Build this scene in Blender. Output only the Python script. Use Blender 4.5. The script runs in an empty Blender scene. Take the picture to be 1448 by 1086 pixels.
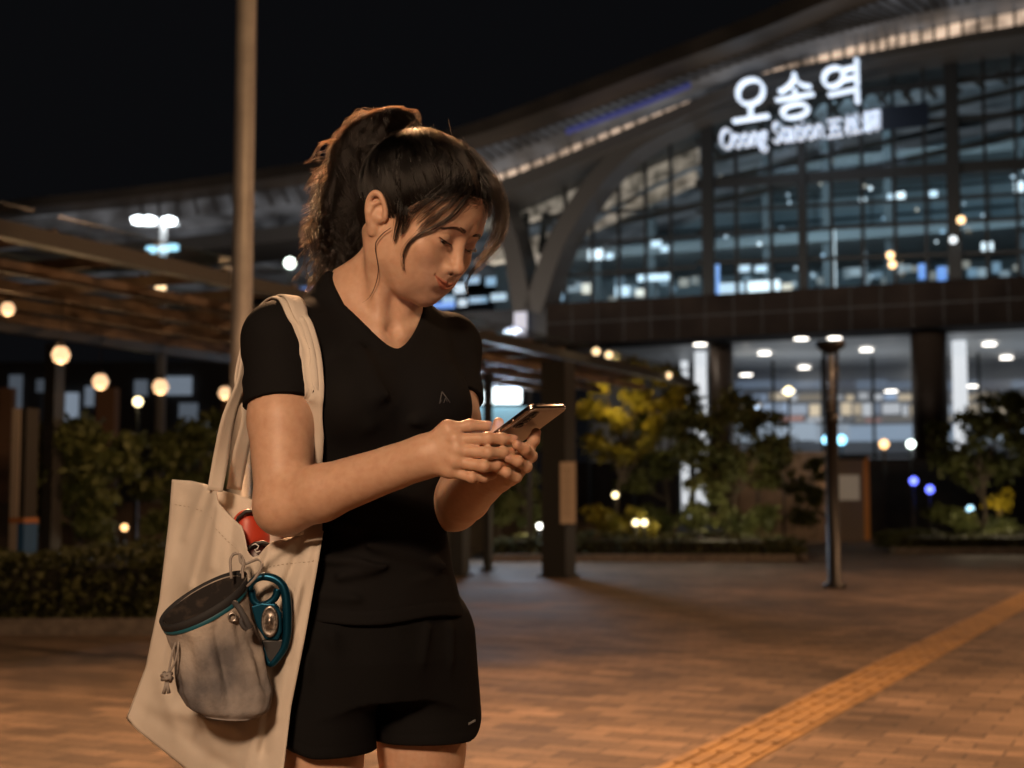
import bpy, bmesh, math, random
import numpy as np
from mathutils import Vector, Matrix, noise as mnoise

# ------------------------------------------------------------------ camera, sky, exposure
SC = bpy.context.scene
COL = SC.collection
PITCH = math.radians(4.6)
CAM_Z = 1.03
FPX = 1448 * 50.0 / 36.0
cam_data = bpy.data.cameras.new("camera")
cam_data.lens = 50.0
cam_data.sensor_width = 36.0
cam_data.clip_start = 0.05
cam_data.clip_end = 3000.0
cam_data.dof.use_dof = True
cam_data.dof.focus_distance = 1.98
cam_data.dof.aperture_fstop = 5.2
cam_data.dof.aperture_blades = 0
cam = bpy.data.objects.new("camera", cam_data)
cam.location = (0, 0, CAM_Z)
cam.rotation_euler = (math.radians(90) + PITCH, 0, 0)
COL.objects.link(cam)
SC.camera = cam

world = bpy.data.worlds.new("World")
SC.world = world
world.use_nodes = True
wn = world.node_tree
sky = wn.nodes.new("ShaderNodeTexSky")          # the sun is well below the horizon
sky.sky_type = 'NISHITA'
sky.sun_disc = False
sky.sun_elevation = math.radians(-9)
sky.sun_rotation = math.radians(200)
glow = wn.nodes.new("ShaderNodeMix"); glow.data_type = 'RGBA'; glow.blend_type = 'ADD'
glow.inputs["Factor"].default_value = 1.0
glow.inputs["B"].default_value = (.050, .052, .062, 1)   # faint even glow of the city
wbg = wn.nodes["Background"]
wbg.inputs[1].default_value = 0.06
wn.links.new(sky.outputs[0], glow.inputs["A"])
wn.links.new(glow.outputs["Result"], wbg.inputs[0])

SC.view_settings.view_transform = 'Standard'
SC.view_settings.look = 'None'
SC.view_settings.exposure = 0.0
SC.view_settings.gamma = 1.0
SC.cycles.use_denoising = True
SC.cycles.max_bounces = 6
SC.cycles.diffuse_bounces = 3
SC.cycles.glossy_bounces = 3
SC.cycles.transmission_bounces = 4
SC.cycles.transparent_max_bounces = 8
SC.cycles.sample_clamp_indirect = 3.0
SC.cycles.caustics_reflective = False
SC.cycles.caustics_refractive = False

# ------------------------------------------------------------------ helpers
cP, sP = math.cos(PITCH), math.sin(PITCH)


def ray(px, py):
    a, b = (px - 724) / FPX, -(py - 543) / FPX
    return Vector((a, cP - b * sP, sP + b * cP))


def at(px, py, y):
    """point seen at photo pixel (px, py) at distance y in front of the camera"""
    d = ray(px, py)
    return Vector((0, 0, CAM_Z)) + d * (y / d.y)


def on_ground(px, py, z=0.0):
    d = ray(px, py)
    return Vector((0, 0, CAM_Z)) + d * ((z - CAM_Z) / d.z)


def tag(o, label=None, cat=None, group=None, kind=None):
    if label: o["label"] = label
    if cat: o["category"] = cat
    if group: o["group"] = group
    if kind: o["kind"] = kind
    return o


def empty(name, loc=(0, 0, 0), rz=0.0):
    o = bpy.data.objects.new(name, None)
    o.empty_display_size = 0.1
    o.location = loc
    o.rotation_euler = (0, 0, rz)
    COL.objects.link(o)
    return o


def copy_tree(o, parent=None):
    c = o.copy()
    COL.objects.link(c)
    c.parent = parent
    for ch in list(o.children):
        copy_tree(ch, c)
    return c


def mat(name, color=(0.5, 0.5, 0.5), rough=0.6, metal=0.0, emit=None, estr=0.0, spec=0.5, alpha=1.0):
    m = bpy.data.materials.new(name)
    m.use_nodes = True
    b = m.node_tree.nodes["Principled BSDF"]
    b.inputs["Base Color"].default_value = (*color, 1)
    b.inputs["Roughness"].default_value = rough
    b.inputs["Metallic"].default_value = metal
    b.inputs["Specular IOR Level"].default_value = spec
    b.inputs["Alpha"].default_value = alpha
    if emit:
        b.inputs["Emission Color"].default_value = (*emit, 1)
        b.inputs["Emission Strength"].default_value = estr
    return m


def nd(m, t):
    return m.node_tree.nodes.new(t)


def lk(m, a, b):
    m.node_tree.links.new(a, b)


def bsdf(m):
    return m.node_tree.nodes["Principled BSDF"]


def vary(m, c1, c2, scale=8.0, detail=5.0, coords='Object', bump=0.0, bscale=40.0, stretch=None, lo=.35, hi=.65):
    """two-tone noise on the base colour and an optional fine bump"""
    tc = nd(m, "ShaderNodeTexCoord")
    src = tc.outputs[coords]
    if stretch:
        mp = nd(m, "ShaderNodeMapping")
        mp.inputs["Scale"].default_value = stretch
        lk(m, src, mp.inputs["Vector"])
        src = mp.outputs[0]
    n = nd(m, "ShaderNodeTexNoise")
    n.inputs["Scale"].default_value = scale
    n.inputs["Detail"].default_value = detail
    lk(m, src, n.inputs["Vector"])
    r = nd(m, "ShaderNodeValToRGB")
    r.color_ramp.elements[0].position = lo
    r.color_ramp.elements[1].position = hi
    r.color_ramp.elements[0].color = (*c1, 1)
    r.color_ramp.elements[1].color = (*c2, 1)
    lk(m, n.outputs["Fac"], r.inputs[0])
    lk(m, r.outputs[0], bsdf(m).inputs["Base Color"])
    if bump:
        n2 = nd(m, "ShaderNodeTexNoise")
        n2.inputs["Scale"].default_value = bscale
        n2.inputs["Detail"].default_value = 4
        lk(m, src, n2.inputs["Vector"])
        bp = nd(m, "ShaderNodeBump")
        bp.inputs["Strength"].default_value = bump
        bp.inputs["Distance"].default_value = 0.01
        lk(m, n2.outputs["Fac"], bp.inputs["Height"])
        lk(m, bp.outputs[0], bsdf(m).inputs["Normal"])
    return m


def mesh_obj(name, verts, faces, m=None, parent=None, smooth=False):
    me = bpy.data.meshes.new(name)
    me.from_pydata([tuple(v) for v in verts], [], [tuple(f) for f in faces])
    me.update()
    if smooth:
        me.polygons.foreach_set("use_smooth", [True] * len(me.polygons))
    if m is not None:
        me.materials.append(m)
    o = bpy.data.objects.new(name, me)
    COL.objects.link(o)
    if parent is not None:
        o.parent = parent
    return o


class MB:
    """collects boxes, bars and tubes into one mesh"""

    def __init__(self):
        self.v, self.f, self.s = [], [], []

    def add(self, vs, fs, smooth=False):
        n = len(self.v)
        self.v += [Vector(v) for v in vs]
        self.f += [tuple(i + n for i in f) for f in fs]
        self.s += [smooth] * len(fs)

    def box(self, c, size, rz=0.0):
        hx, hy, hz = size[0] / 2, size[1] / 2, size[2] / 2
        R = Matrix.Rotation(rz, 3, 'Z')
        vs = [Vector(c) + R @ Vector((sx * hx, sy * hy, sz * hz)) for sz in (-1, 1) for sy in (-1, 1) for sx in (-1, 1)]
        self.add(vs, [(0, 2, 3, 1), (4, 5, 7, 6), (0, 1, 5, 4), (2, 6, 7, 3), (0, 4, 6, 2), (1, 3, 7, 5)])
        return self

    def bar(self, a, b, w, h, up=(0, 0, 1)):
        a, b = Vector(a), Vector(b)
        d = (b - a).normalized()
        s = d.cross(Vector(up))
        if s.length < 1e-4: s = d.cross(Vector((1, 0, 0)))
        s.normalize()
        u = s.cross(d)
        vs = [p + s * (sx * w / 2) + u * (sz * h / 2) for p in (a, b) for sz in (-1, 1) for sx in (-1, 1)]
        self.add(vs, [(0, 1, 3, 2), (4, 6, 7, 5), (0, 4, 5, 1), (2, 3, 7, 6), (0, 2, 6, 4), (1, 5, 7, 3)])
        return self

    def tube(self, pts, rad, n=10, caps=True, closed=False):
        pts = [Vector(p) for p in pts]
        m = len(pts)
        if not hasattr(rad, '__len__'): rad = [rad] * m
        ref = None
        vs = []
        for i, p in enumerate(pts):
            if closed:
                d = (pts[(i + 1) % m] - pts[i - 1])
            else:
                d = (pts[min(i + 1, m - 1)] - pts[max(i - 1, 0)])
            d.normalize()
            if ref is None:
                ref = d.cross(Vector((0, 0, 1)))
                if ref.length < .05: ref = d.cross(Vector((1, 0, 0)))
            s = (ref - d * ref.dot(d)).normalized()
            ref = s
            u = d.cross(s)
            for k in range(n):
                a = 2 * math.pi * k / n
                vs.append(p + (s * math.cos(a) + u * math.sin(a)) * rad[i])
        fs = []
        for i in range(m if closed else m - 1):
            j = (i + 1) % m
            for k in range(n):
                k2 = (k + 1) % n
                fs.append((i * n + k, i * n + k2, j * n + k2, j * n + k))
        if caps and not closed:
            fs.append(tuple(range(n - 1, -1, -1)))
            fs.append(tuple((m - 1) * n + k for k in range(n)))
        self.add(vs, fs, True)
        return self

    def lathe(self, prof, c=(0, 0, 0), n=24, M=None):
        """prof = [(r, z)...]"""
        vs = []
        for r, z in prof:
            for k in range(n):
                a = 2 * math.pi * k / n
                p = Vector((r * math.cos(a), r * math.sin(a), z))
                if M is not None: p = M @ p
                vs.append(Vector(c) + p)
        fs = []
        for i in range(len(prof) - 1):
            for k in range(n):
                k2 = (k + 1) % n
                fs.append((i * n + k, i * n + k2, (i + 1) * n + k2, (i + 1) * n + k))
        if prof[0][0] > 1e-5: fs.append(tuple(range(n - 1, -1, -1)))
        if prof[-1][0] > 1e-5: fs.append(tuple((len(prof) - 1) * n + k for k in range(n)))
        self.add(vs, fs, True)
        return self

    def prism(self, poly, d):
        """poly: planar 3-D points; d: extrusion vector"""
        n = len(poly)
        vs = [Vector(p) for p in poly] + [Vector(p) + Vector(d) for p in poly]
        fs = [tuple(range(n - 1, -1, -1)), tuple(range(n, 2 * n))]
        for i in range(n):
            j = (i + 1) % n
            fs.append((i, j, n + j, n + i))
        self.add(vs, fs)
        return self

    def build(self, name, m, parent=None, origin=None):
        o = Vector(origin) if origin is not None else Vector((0, 0, 0))
        ob = mesh_obj(name, [v - o for v in self.v], self.f, m, parent)
        ob.data.polygons.foreach_set("use_smooth", self.s)
        if origin is not None: ob.location = o
        return ob


def spline(pts, n):
    """Catmull-Rom through pts, n samples"""
    P = np.array([tuple(p) for p in pts], float)
    k = len(P)
    E = np.vstack([2 * P[0] - P[1], P, 2 * P[-1] - P[-2]])
    out = []
    for t in np.linspace(0, k - 1, n):
        i = min(int(t), k - 2)
        u = t - i
        p0, p1, p2, p3 = E[i], E[i + 1], E[i + 2], E[i + 3]
        out.append(.5 * ((2 * p1) + (-p0 + p2) * u + (2 * p0 - 5 * p1 + 4 * p2 - p3) * u * u + (-p0 + 3 * p1 - 3 * p2 + p3) * u ** 3))
    return np.array(out)
# ------------------------------------------------------------------ signed-distance modelling for soft bodies
def smin(a, b, k):
    h = np.maximum(k - np.abs(a - b), 0) / k
    return np.minimum(a, b) - h * h * k * .25


def smax(a, b, k):
    return -smin(-a, -b, k)


def ell(P, c, r, R=None):
    p = P - np.asarray(c, np.float32)
    if R is not None: p = p @ R
    r = np.asarray(r, np.float32)
    k0 = np.sqrt(((p / r) ** 2).sum(1))
    k1 = np.sqrt(((p / (r * r)) ** 2).sum(1)) + 1e-9
    return k0 * (k0 - 1) / k1


def cap(P, a, b, ra, rb):
    a = np.asarray(a, np.float32); b = np.asarray(b, np.float32)
    ba = b - a
    pa = P - a
    t = np.clip((pa @ ba) / (ba @ ba), 0, 1)
    return np.sqrt(((pa - t[:, None] * ba) ** 2).sum(1)) - (ra + (rb - ra) * t)


def chain(P, pts, rs, k=0.004):
    d = None
    for i in range(len(pts) - 1):
        e = cap(P, pts[i], pts[i + 1], rs[i], rs[i + 1])
        d = e if d is None else smin(d, e, k)
    return d


def rotm(rx=0, ry=0, rz=0):
    return np.array(Matrix.Rotation(rz, 3, 'Z') @ Matrix.Rotation(ry, 3, 'Y') @ Matrix.Rotation(rx, 3, 'X'), np.float32)


def nets(f, lo, hi, h, B=8):
    """surface nets over f inside the box lo..hi; only blocks near the surface are sampled"""
    lo = np.asarray(lo, np.float32); hi = np.asarray(hi, np.float32)
    nb = np.ceil((hi - lo) / (h * B)).astype(int)
    n = nb * B
    bi = np.stack(np.meshgrid(*[np.arange(k) for k in nb], indexing='ij'), -1).reshape(-1, 3)
    d0 = f((lo + (bi * B + (B - 1) / 2) * h).astype(np.float32))
    near = np.abs(d0) < B * h * 1.5 + .006
    vol = np.repeat(np.repeat(np.repeat(d0.reshape(nb), B, 0), B, 1), B, 2).astype(np.float32)
    off = np.stack(np.meshgrid(*[np.arange(B)] * 3, indexing='ij'), -1).reshape(-1, 3)
    act = bi[near]
    for s in range(0, len(act), 1500):
        idx = (act[s:s + 1500, None, :] * B + off[None]).reshape(-1, 3)
        vol[idx[:, 0], idx[:, 1], idx[:, 2]] = f((lo + idx * h).astype(np.float32))
    ins = vol < 0
    cnt = np.zeros(n - 1, np.int8)
    C8 = [(i, j, k) for i in (0, 1) for j in (0, 1) for k in (0, 1)]
    sl = lambda c: tuple(slice(c[a], n[a] - 1 + c[a]) for a in range(3))
    for c in C8: cnt += ins[sl(c)]
    cells = np.argwhere((cnt > 0) & (cnt < 8))
    acc = np.zeros((len(cells), 3), np.float32); m = np.zeros(len(cells), np.float32)
    for c in C8:
        for a in range(3):
            if c[a]: continue
            c2 = list(c); c2[a] = 1
            i0 = cells + c; i1 = cells + c2
            v0 = vol[i0[:, 0], i0[:, 1], i0[:, 2]]; v1 = vol[i1[:, 0], i1[:, 1], i1[:, 2]]
            x = (v0 < 0) != (v1 < 0)
            t = np.where(x, v0 / np.where(x, v0 - v1, 1), 0)
            p = np.tile(np.array(c, np.float32), (len(cells), 1)); p[:, a] = t
            acc += p * x[:, None]; m += x
    V = lo + (cells + acc / m[:, None]) * h
    ids = np.full(n - 1, -1, np.int64)
    ids[cells[:, 0], cells[:, 1], cells[:, 2]] = np.arange(len(cells))
    F = []
    for a in range(3):
        b, c = (a + 1) % 3, (a + 2) % 3
        s0 = [slice(0, n[k] - 1) for k in range(3)]; s1 = list(s0)
        s1[a] = slice(1, n[a])
        e = ins[tuple(s0)] != ins[tuple(s1)]
        q = np.argwhere(e)
        q = q[(q[:, b] > 0) & (q[:, c] > 0)]
        up = ins[q[:, 0], q[:, 1], q[:, 2]]
        def g(db, dc):
            r = q.copy(); r[:, b] -= db; r[:, c] -= dc
            return ids[r[:, 0], r[:, 1], r[:, 2]]
        quad = np.stack([g(1, 1), g(0, 1), g(0, 0), g(1, 0)], 1)
        quad[~up] = quad[~up][:, ::-1]
        F.append(quad[(quad >= 0).all(1)])
    return V.astype(np.float32), np.vstack(F)


def np_mesh(name, V, F, m=None, parent=None, tint=None, smooth=True):
    me = bpy.data.meshes.new(name)
    me.vertices.add(len(V)); me.vertices.foreach_set("co", np.asarray(V, np.float32).ravel())
    me.loops.add(F.size); me.loops.foreach_set("vertex_index", F.astype(np.int32).ravel())
    k = F.shape[1]
    me.polygons.add(len(F))
    me.polygons.foreach_set("loop_start", np.arange(0, F.size, k, dtype=np.int32))
    me.update(calc_edges=True)
    me.polygons.foreach_set("use_smooth", np.full(len(F), smooth))
    if tint is not None:
        at_ = me.color_attributes.new("tint", 'FLOAT_COLOR', 'POINT')
        at_.data.foreach_set("color", np.hstack([tint, np.ones((len(V), 1))]).astype(np.float32).ravel())
    if m is not None: me.materials.append(m)
    o = bpy.data.objects.new(name, me)
    COL.objects.link(o)
    if parent is not None: o.parent = parent
    return o


def wnoise(P, f, seed=0, octs=2):
    """cheap smooth pseudo-noise from rotated sines"""
    rng = np.random.RandomState(seed)
    out = np.zeros(len(P), np.float32); amp = 1.0
    for o in range(octs):
        for _ in range(5):
            d = rng.normal(size=3); d /= np.linalg.norm(d)
            out += amp * np.sin((P @ d.astype(np.float32)) * f * 6.2832 * rng.uniform(.7, 1.4) + rng.uniform(0, 6.28)) / 5
        f *= 2.1; amp *= .5
    return out
# ------------------------------------------------------------------ ground, paving
PD = Vector((.443, .896, 0)).normalized()      # direction of the paving and of the canopy
QD = Vector((PD.y, -PD.x, 0))
PANG = math.atan2(PD.y, PD.x)

M_pave = mat("plaza_pavers", (.2, .15, .12), .72, spec=.35)


def paving():
    m = M_pave
    tc = nd(m, "ShaderNodeTexCoord")
    mp = nd(m, "ShaderNodeMapping"); mp.inputs["Rotation"].default_value = (0, 0, -PANG + math.radians(90))
    lk(m, tc.outputs["Object"], mp.inputs["Vector"])
    br = nd(m, "ShaderNodeTexBrick")
    br.inputs["Scale"].default_value = 1.0
    br.inputs["Brick Width"].default_value = .27
    br.inputs["Row Height"].default_value = .135
    br.inputs["Mortar Size"].default_value = .0045
    br.inputs["Mortar Smooth"].default_value = .3
    br.inputs["Color1"].default_value = (.250, .178, .125, 1)
    br.inputs["Color2"].default_value = (.120, .085, .061, 1)
    br.inputs["Mortar"].default_value = (.045, .036, .030, 1)
    lk(m, mp.outputs[0], br.inputs["Vector"])
    n = nd(m, "ShaderNodeTexNoise"); n.inputs["Scale"].default_value = .9; n.inputs["Detail"].default_value = 6
    lk(m, tc.outputs["Object"], n.inputs["Vector"])
    r = nd(m, "ShaderNodeValToRGB"); r.color_ramp.elements[0].position = .3; r.color_ramp.elements[1].position = .7
    r.color_ramp.elements[0].color = (.55, .55, .56, 1); r.color_ramp.elements[1].color = (1.2, 1.15, 1.1, 1)
    lk(m, n.outputs["Fac"], r.inputs[0])
    mx = nd(m, "ShaderNodeMix"); mx.data_type = 'RGBA'; mx.blend_type = 'MULTIPLY'; mx.inputs["Factor"].default_value = 1
    lk(m, br.outputs["Color"], mx.inputs["A"]); lk(m, r.outputs[0], mx.inputs["B"])
    n3 = nd(m, "ShaderNodeTexNoise"); n3.inputs["Scale"].default_value = 60; n3.inputs["Detail"].default_value = 4
    lk(m, tc.outputs["Object"], n3.inputs["Vector"])
    mx2 = nd(m, "ShaderNodeMix"); mx2.data_type = 'RGBA'; mx2.blend_type = 'OVERLAY'; mx2.inputs["Factor"].default_value = .5
    lk(m, mx.outputs["Result"], mx2.inputs["A"]); lk(m, n3.outputs["Fac"], mx2.inputs["B"])
    lk(m, mx2.outputs["Result"], bsdf(m).inputs["Base Color"])
    rr = nd(m, "ShaderNodeMapRange"); rr.inputs[3].default_value = .60; rr.inputs[4].default_value = .92
    lk(m, n.outputs["Fac"], rr.inputs[0]); lk(m, rr.outputs[0], bsdf(m).inputs["Roughness"])
    # trodden stains and gum spots
    vo = nd(m, "ShaderNodeTexVoronoi"); vo.inputs["Scale"].default_value = 2.3; lk(m, tc.outputs["Object"], vo.inputs["Vector"])
    vr = nd(m, "ShaderNodeMapRange"); vr.inputs[1].default_value = .045; vr.inputs[2].default_value = .075; vr.inputs[3].default_value = .45; vr.inputs[4].default_value = 1; lk(m, vo.outputs["Distance"], vr.inputs[0])
    nz = nd(m, "ShaderNodeTexNoise"); nz.inputs["Scale"].default_value = .28; nz.inputs["Detail"].default_value = 9; nz.inputs["Roughness"].default_value = .7; lk(m, tc.outputs["Object"], nz.inputs["Vector"])
    zr = nd(m, "ShaderNodeMapRange"); zr.inputs[1].default_value = .40; zr.inputs[2].default_value = .58; zr.inputs[3].default_value = .60; zr.inputs[4].default_value = 1.05; lk(m, nz.outputs["Fac"], zr.inputs[0])
    mu = nd(m, "ShaderNodeMath"); mu.operation = 'MULTIPLY'; lk(m, vr.outputs[0], mu.inputs[0]); lk(m, zr.outputs[0], mu.inputs[1])
    mx3 = nd(m, "ShaderNodeMix"); mx3.data_type = 'RGBA'; mx3.blend_type = 'MULTIPLY'; mx3.inputs["Factor"].default_value = 1
    lk(m, mx2.outputs["Result"], mx3.inputs["A"]); lk(m, mu.outputs[0], mx3.inputs["B"]); lk(m, mx3.outputs["Result"], bsdf(m).inputs["Base Color"])
    b1 = nd(m, "ShaderNodeBump"); b1.inputs["Strength"].default_value = .6; b1.inputs["Distance"].default_value = .006; b1.invert = True
    lk(m, br.outputs["Fac"], b1.inputs["Height"])
    b2 = nd(m, "ShaderNodeBump"); b2.inputs["Strength"].default_value = .5; b2.inputs["Distance"].default_value = .004
    n4 = nd(m, "ShaderNodeTexNoise"); n4.inputs["Scale"].default_value = 7; n4.inputs["Detail"].default_value = 8
    lk(m, tc.outputs["Object"], n4.inputs["Vector"])
    lk(m, n4.outputs["Fac"], b2.inputs["Height"]); lk(m, b1.outputs[0], b2.inputs["Normal"])
    lk(m, b2.outputs[0], bsdf(m).inputs["Normal"])


paving()
g = mesh_obj("ground", [(-400, -60, 0), (400, -60, 0), (400, 700, 0), (-400, 700, 0)], [(0, 1, 2, 3)], M_pave)
tag(g, kind="structure")

# tactile guide strip: a sheet with four raised bars on every tile
M_tact = mat("yellow_tactile", (.62, .30, .035), .62)
vary(M_tact, (.19, .112, .048), (.33, .195, .075), 5, 7, bump=.3, bscale=120)
tb = MB()
c0 = Vector((.665, 5.43, 0))
for k in range(-14, 90):
    o = c0 + PD * (k * .30)
    w, l = .300, .296
    tb.box(o + Vector((0, 0, .003)), (l, w, .004), PANG)
    for i in range(4):
        tb.box(o + QD * ((i - 1.5) * .073) + Vector((0, 0, .0075)), (.262, .030, .006), PANG)
ts = tb.build("tactile_paving", M_tact)
tag(ts, kind="structure")

# kerb and beds under the planting
M_kerb = mat("granite_kerb", (.30, .26, .22), .8); vary(M_kerb, (.11, .095, .082), (.19, .165, .14), 14, 5)
M_soil = mat("soil", (.035, .025, .018), .95); vary(M_soil, (.02, .015, .01), (.06, .043, .03), 30, 5)


def bed(x0, x1, y_near, y_far):
    vs = [at(x0, 700, y_near), at(x1, 700, y_near), at(x1, 700, y_far), at(x0, 700, y_far)]
    vs = [Vector((v.x, v.y, 0)) for v in vs]
    b = MB()
    for i in range(4):
        a, c = vs[i], vs[(i + 1) % 4]
        d = (c - a).normalized()
        b.bar(a + Vector((0, 0, .06)), c - d * .14 + Vector((0, 0, .06)), .12, .12)
    k = b.build("kerb", M_kerb); tag(k, kind="structure")
    s = MB(); s.prism([v + Vector((0, 0, .004)) for v in vs], (0, 0, .07)); o = s.build("planting_bed", M_soil); tag(o, kind="structure")


bed(-160, 262, 10.9, 13.6)
bed(690, 1135, 23.4, 27.6)
bed(1262, 1600, 26.6, 31.5)

# low rise of land and far dark ground behind the station
# ------------------------------------------------------------------ the railway station
FE = Vector((.914, -.407, 0)).normalized()
FN = Vector((-FE.y * -1 * -1, 0, 0))
FN = Vector((FE.y, -FE.x, 0))                     # towards the plaza
FQ = Vector((11.2, 60, 0))


def F(px, py, off=0.0):
    """point of the facade plane (moved out by off) on the sight line of a photo pixel"""
    d = ray(px, py)
    q = FQ + FN * off
    t = (q - Vector((0, 0, CAM_Z))).dot(FN) / d.dot(FN)
    return Vector((0, 0, CAM_Z)) + d * t


def curve(pts, n=60):
    P = np.array(pts, float)
    xs = np.linspace(P[0, 0], P[-1, 0], n)
    return [(x, float(np.interp(x, P[:, 0], P[:, 1]))) for x in xs]


def smooth_curve(pts, n=60):
    S_ = spline([(x, y, 0) for x, y in pts], n)
    return [(p[0], p[1]) for p in S_]


st_o = Vector((11.2, 60, 0))
station = empty("railway_station", st_o)
tag(station, "large curved-roof railway station with a lit glass front behind the plaza", "railway station")


def SB(mb, name, m, parent=None):
    mb.v = [v - st_o for v in mb.v]
    return mb.build(name, m, parent or station)


def strip(mb, top, bot, off0, off1, n=60):
    """curved band between two outlines, from depth off0 to off1 (both outward)"""
    A, B = smooth_curve(top, n), smooth_curve(bot, n)
    rows = []
    for (x0, y0), (x1, y1) in zip(A, B):
        a, b = F(x0, y0, off1), F(x1, y1, off1)
        rows += [a, b, b - FN * (off1 - off0), a - FN * (off1 - off0)]
    fs = []
    for i in range(n - 1):
        for k in range(4):
            k2 = (k + 1) % 4
            fs.append((i * 4 + k, i * 4 + k2, i * 4 + 4 + k2, i * 4 + 4 + k))
    fs += [(0, 3, 2, 1), tuple((n - 1) * 4 + k for k in range(4))]
    mb.add(rows, fs)


M_roof = mat("roof_metal", (.06, .05, .04), .5, .3); vary(M_roof, (.035, .028, .022), (.10, .078, .060), .25, 5)
M_roofgrey = mat("roof_grey_glow", (.22, .22, .225), .45, .5); vary(M_roofgrey, (.14, .14, .145), (.26, .26, .265), .3, 6)
bsdf(M_roofgrey).inputs['Emission Color'].default_value = (.72, .74, .80, 1)  # faint glow put into the grey band to lighten it
M_frame2 = mat("dark_steel", (.035, .038, .040), .5, .4)
M_rib = mat("grey_rib", (.085, .080, .076), .5, .2)
M_lit = mat("backlit_soffit_panel", (.45, .38, .30), .6, emit=(1.0, .72, .52), estr=.21)


def lit_var(m, lo, hi, sx, sy, col1, col2):
    tc = nd(m, "ShaderNodeTexCoord")
    mp = nd(m, "ShaderNodeMapping"); mp.inputs["Scale"].default_value = (sx, sx, sy)
    lk(m, tc.outputs["Object"], mp.inputs["Vector"])
    n = nd(m, "ShaderNodeTexNoise"); n.inputs["Scale"].default_value = 1; n.inputs["Detail"].default_value = 4
    lk(m, mp.outputs[0], n.inputs["Vector"])
    r = nd(m, "ShaderNodeMapRange"); r.inputs[1].default_value = .38; r.inputs[2].default_value = .64; r.inputs[3].default_value = lo; r.inputs[4].default_value = hi
    lk(m, n.outputs["Fac"], r.inputs[0]); lk(m, r.outputs[0], bsdf(m).inputs["Emission Strength"])
    return m


lit_var(M_lit, .22, 1.0, .8, 1.2, 0, 0)
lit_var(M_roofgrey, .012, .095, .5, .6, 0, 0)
U = [(-260, 318), (-100, 300), (0, 285), (200, 263), (440, 228), (560, 203), (680, 170), (801, 125), (923, 77), (1064, 22), (1200, -38), (1448, -125), (1700, -190)]
S1 = [(-260, 334), (-100, 320), (0, 307), (200, 288), (440, 256), (560, 232), (680, 203), (801, 162), (923, 116), (1064, 66), (1200, 14), (1448, -62), (1700, -120)]
S2 = [(-260, 352), (-100, 340), (0, 330), (200, 314), (440, 285), (560, 262), (680, 234), (801, 186), (923, 138), (1064, 84), (1200, 44), (1300, 20), (1448, -10), (1700, -60)]
S3 = [(-260, 372), (-100, 362), (0, 354), (200, 341), (440, 314), (560, 292), (680, 263), (801, 218), (923, 166), (1064, 109), (1200, 80), (1300, 60), (1448, 34), (1700, -5)]
S4 = [(-260, 384), (-100, 376), (0, 370), (200, 360), (440, 335), (560, 314), (680, 287), (801, 236), (923, 184), (1064, 124), (1200, 92), (1300, 72), (1448, 48), (1700, 12)]
S1 = [(x, y * .55 + float(np.interp(x, [p[0] for p in U], [p[1] for p in U])) * .45) for x, y in S1]
b = MB(); strip(b, U, S1, -30, 5.5); SB(b, "roof_fascia", M_roof)
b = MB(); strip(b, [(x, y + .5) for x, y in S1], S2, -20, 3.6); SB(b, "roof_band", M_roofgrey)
b = MB(); strip(b, [(x, y + .8) for x, y in S2[4:]], [(x, y - 1) for x, y in S3[4:]], .4, 1.6); SB(b, "backlit_soffit_strip", M_lit)
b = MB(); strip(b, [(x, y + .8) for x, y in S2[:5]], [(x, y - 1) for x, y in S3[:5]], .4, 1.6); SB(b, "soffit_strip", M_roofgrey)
b = MB(); strip(b, S3, S4, -2, 2.6); SB(b, "soffit_beam", M_rib)
# ticks that divide the lit strip
A, B = smooth_curve(S2[4:], 60), smooth_curve(S3[4:], 60)
for i in range(0, 60):
    b = MB(); b.bar(F(*A[i], 1.72), F(*B[i], 1.72), .10, .12, tuple(FN)); SB(b, "soffit_divider", M_rib)
A, B = smooth_curve(S1[3:], 96), smooth_curve(S2[3:], 96)
for i in range(0, 96):
    b = MB(); b.bar(F(A[i][0], A[i][1] + 1, 3.72), F(B[i][0], B[i][1] - 1, 3.72), .09, .12, tuple(FN)); SB(b, "roof_seam", M_rib)
b = MB(); strip(b, [(800, 182), (850, 164), (910, 142), (975, 116)], [(800, 189), (850, 171), (910, 149), (975, 122)], 3.75, 3.95, 20); SB(b, "blue_light_line", mat("blue_line", (.1, .1, .3), .5, emit=(.12, .22, .9), estr=.08))
M_lit2 = mat("dim_backlit_panel", (.35, .30, .25), .6, emit=(1.0, .76, .58), estr=.2)
lit_var(M_lit2, .03, .34, 1.6, 1.6, 0, 0)
# second and third lit bands inside the left wing
b = MB(); strip(b, [(700, 300), (760, 282), (850, 246)], [(700, 322), (760, 306), (838, 272)], -1.2, -.6, 20); SB(b, "backlit_soffit_strip", M_lit2)
b = MB(); strip(b, [(690, 350), (740, 338), (800, 322)], [(690, 372), (740, 362), (785, 350)], -1.6, -1.0, 20); SB(b, "backlit_soffit_strip", M_lit2)
b = MB(); strip(b, [(880, 232), (930, 205), (984, 178)], [(842, 300), (910, 262), (984, 228)], -2.6, -2.0, 20); SB(b, "backlit_soffit_strip", M_lit2)
b = MB(); strip(b, [(850, 310), (920, 270), (984, 240)], [(826, 330), (910, 292), (984, 258)], -3.4, -3.0, 20); SB(b, "backlit_soffit_strip", M_lit2)
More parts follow.
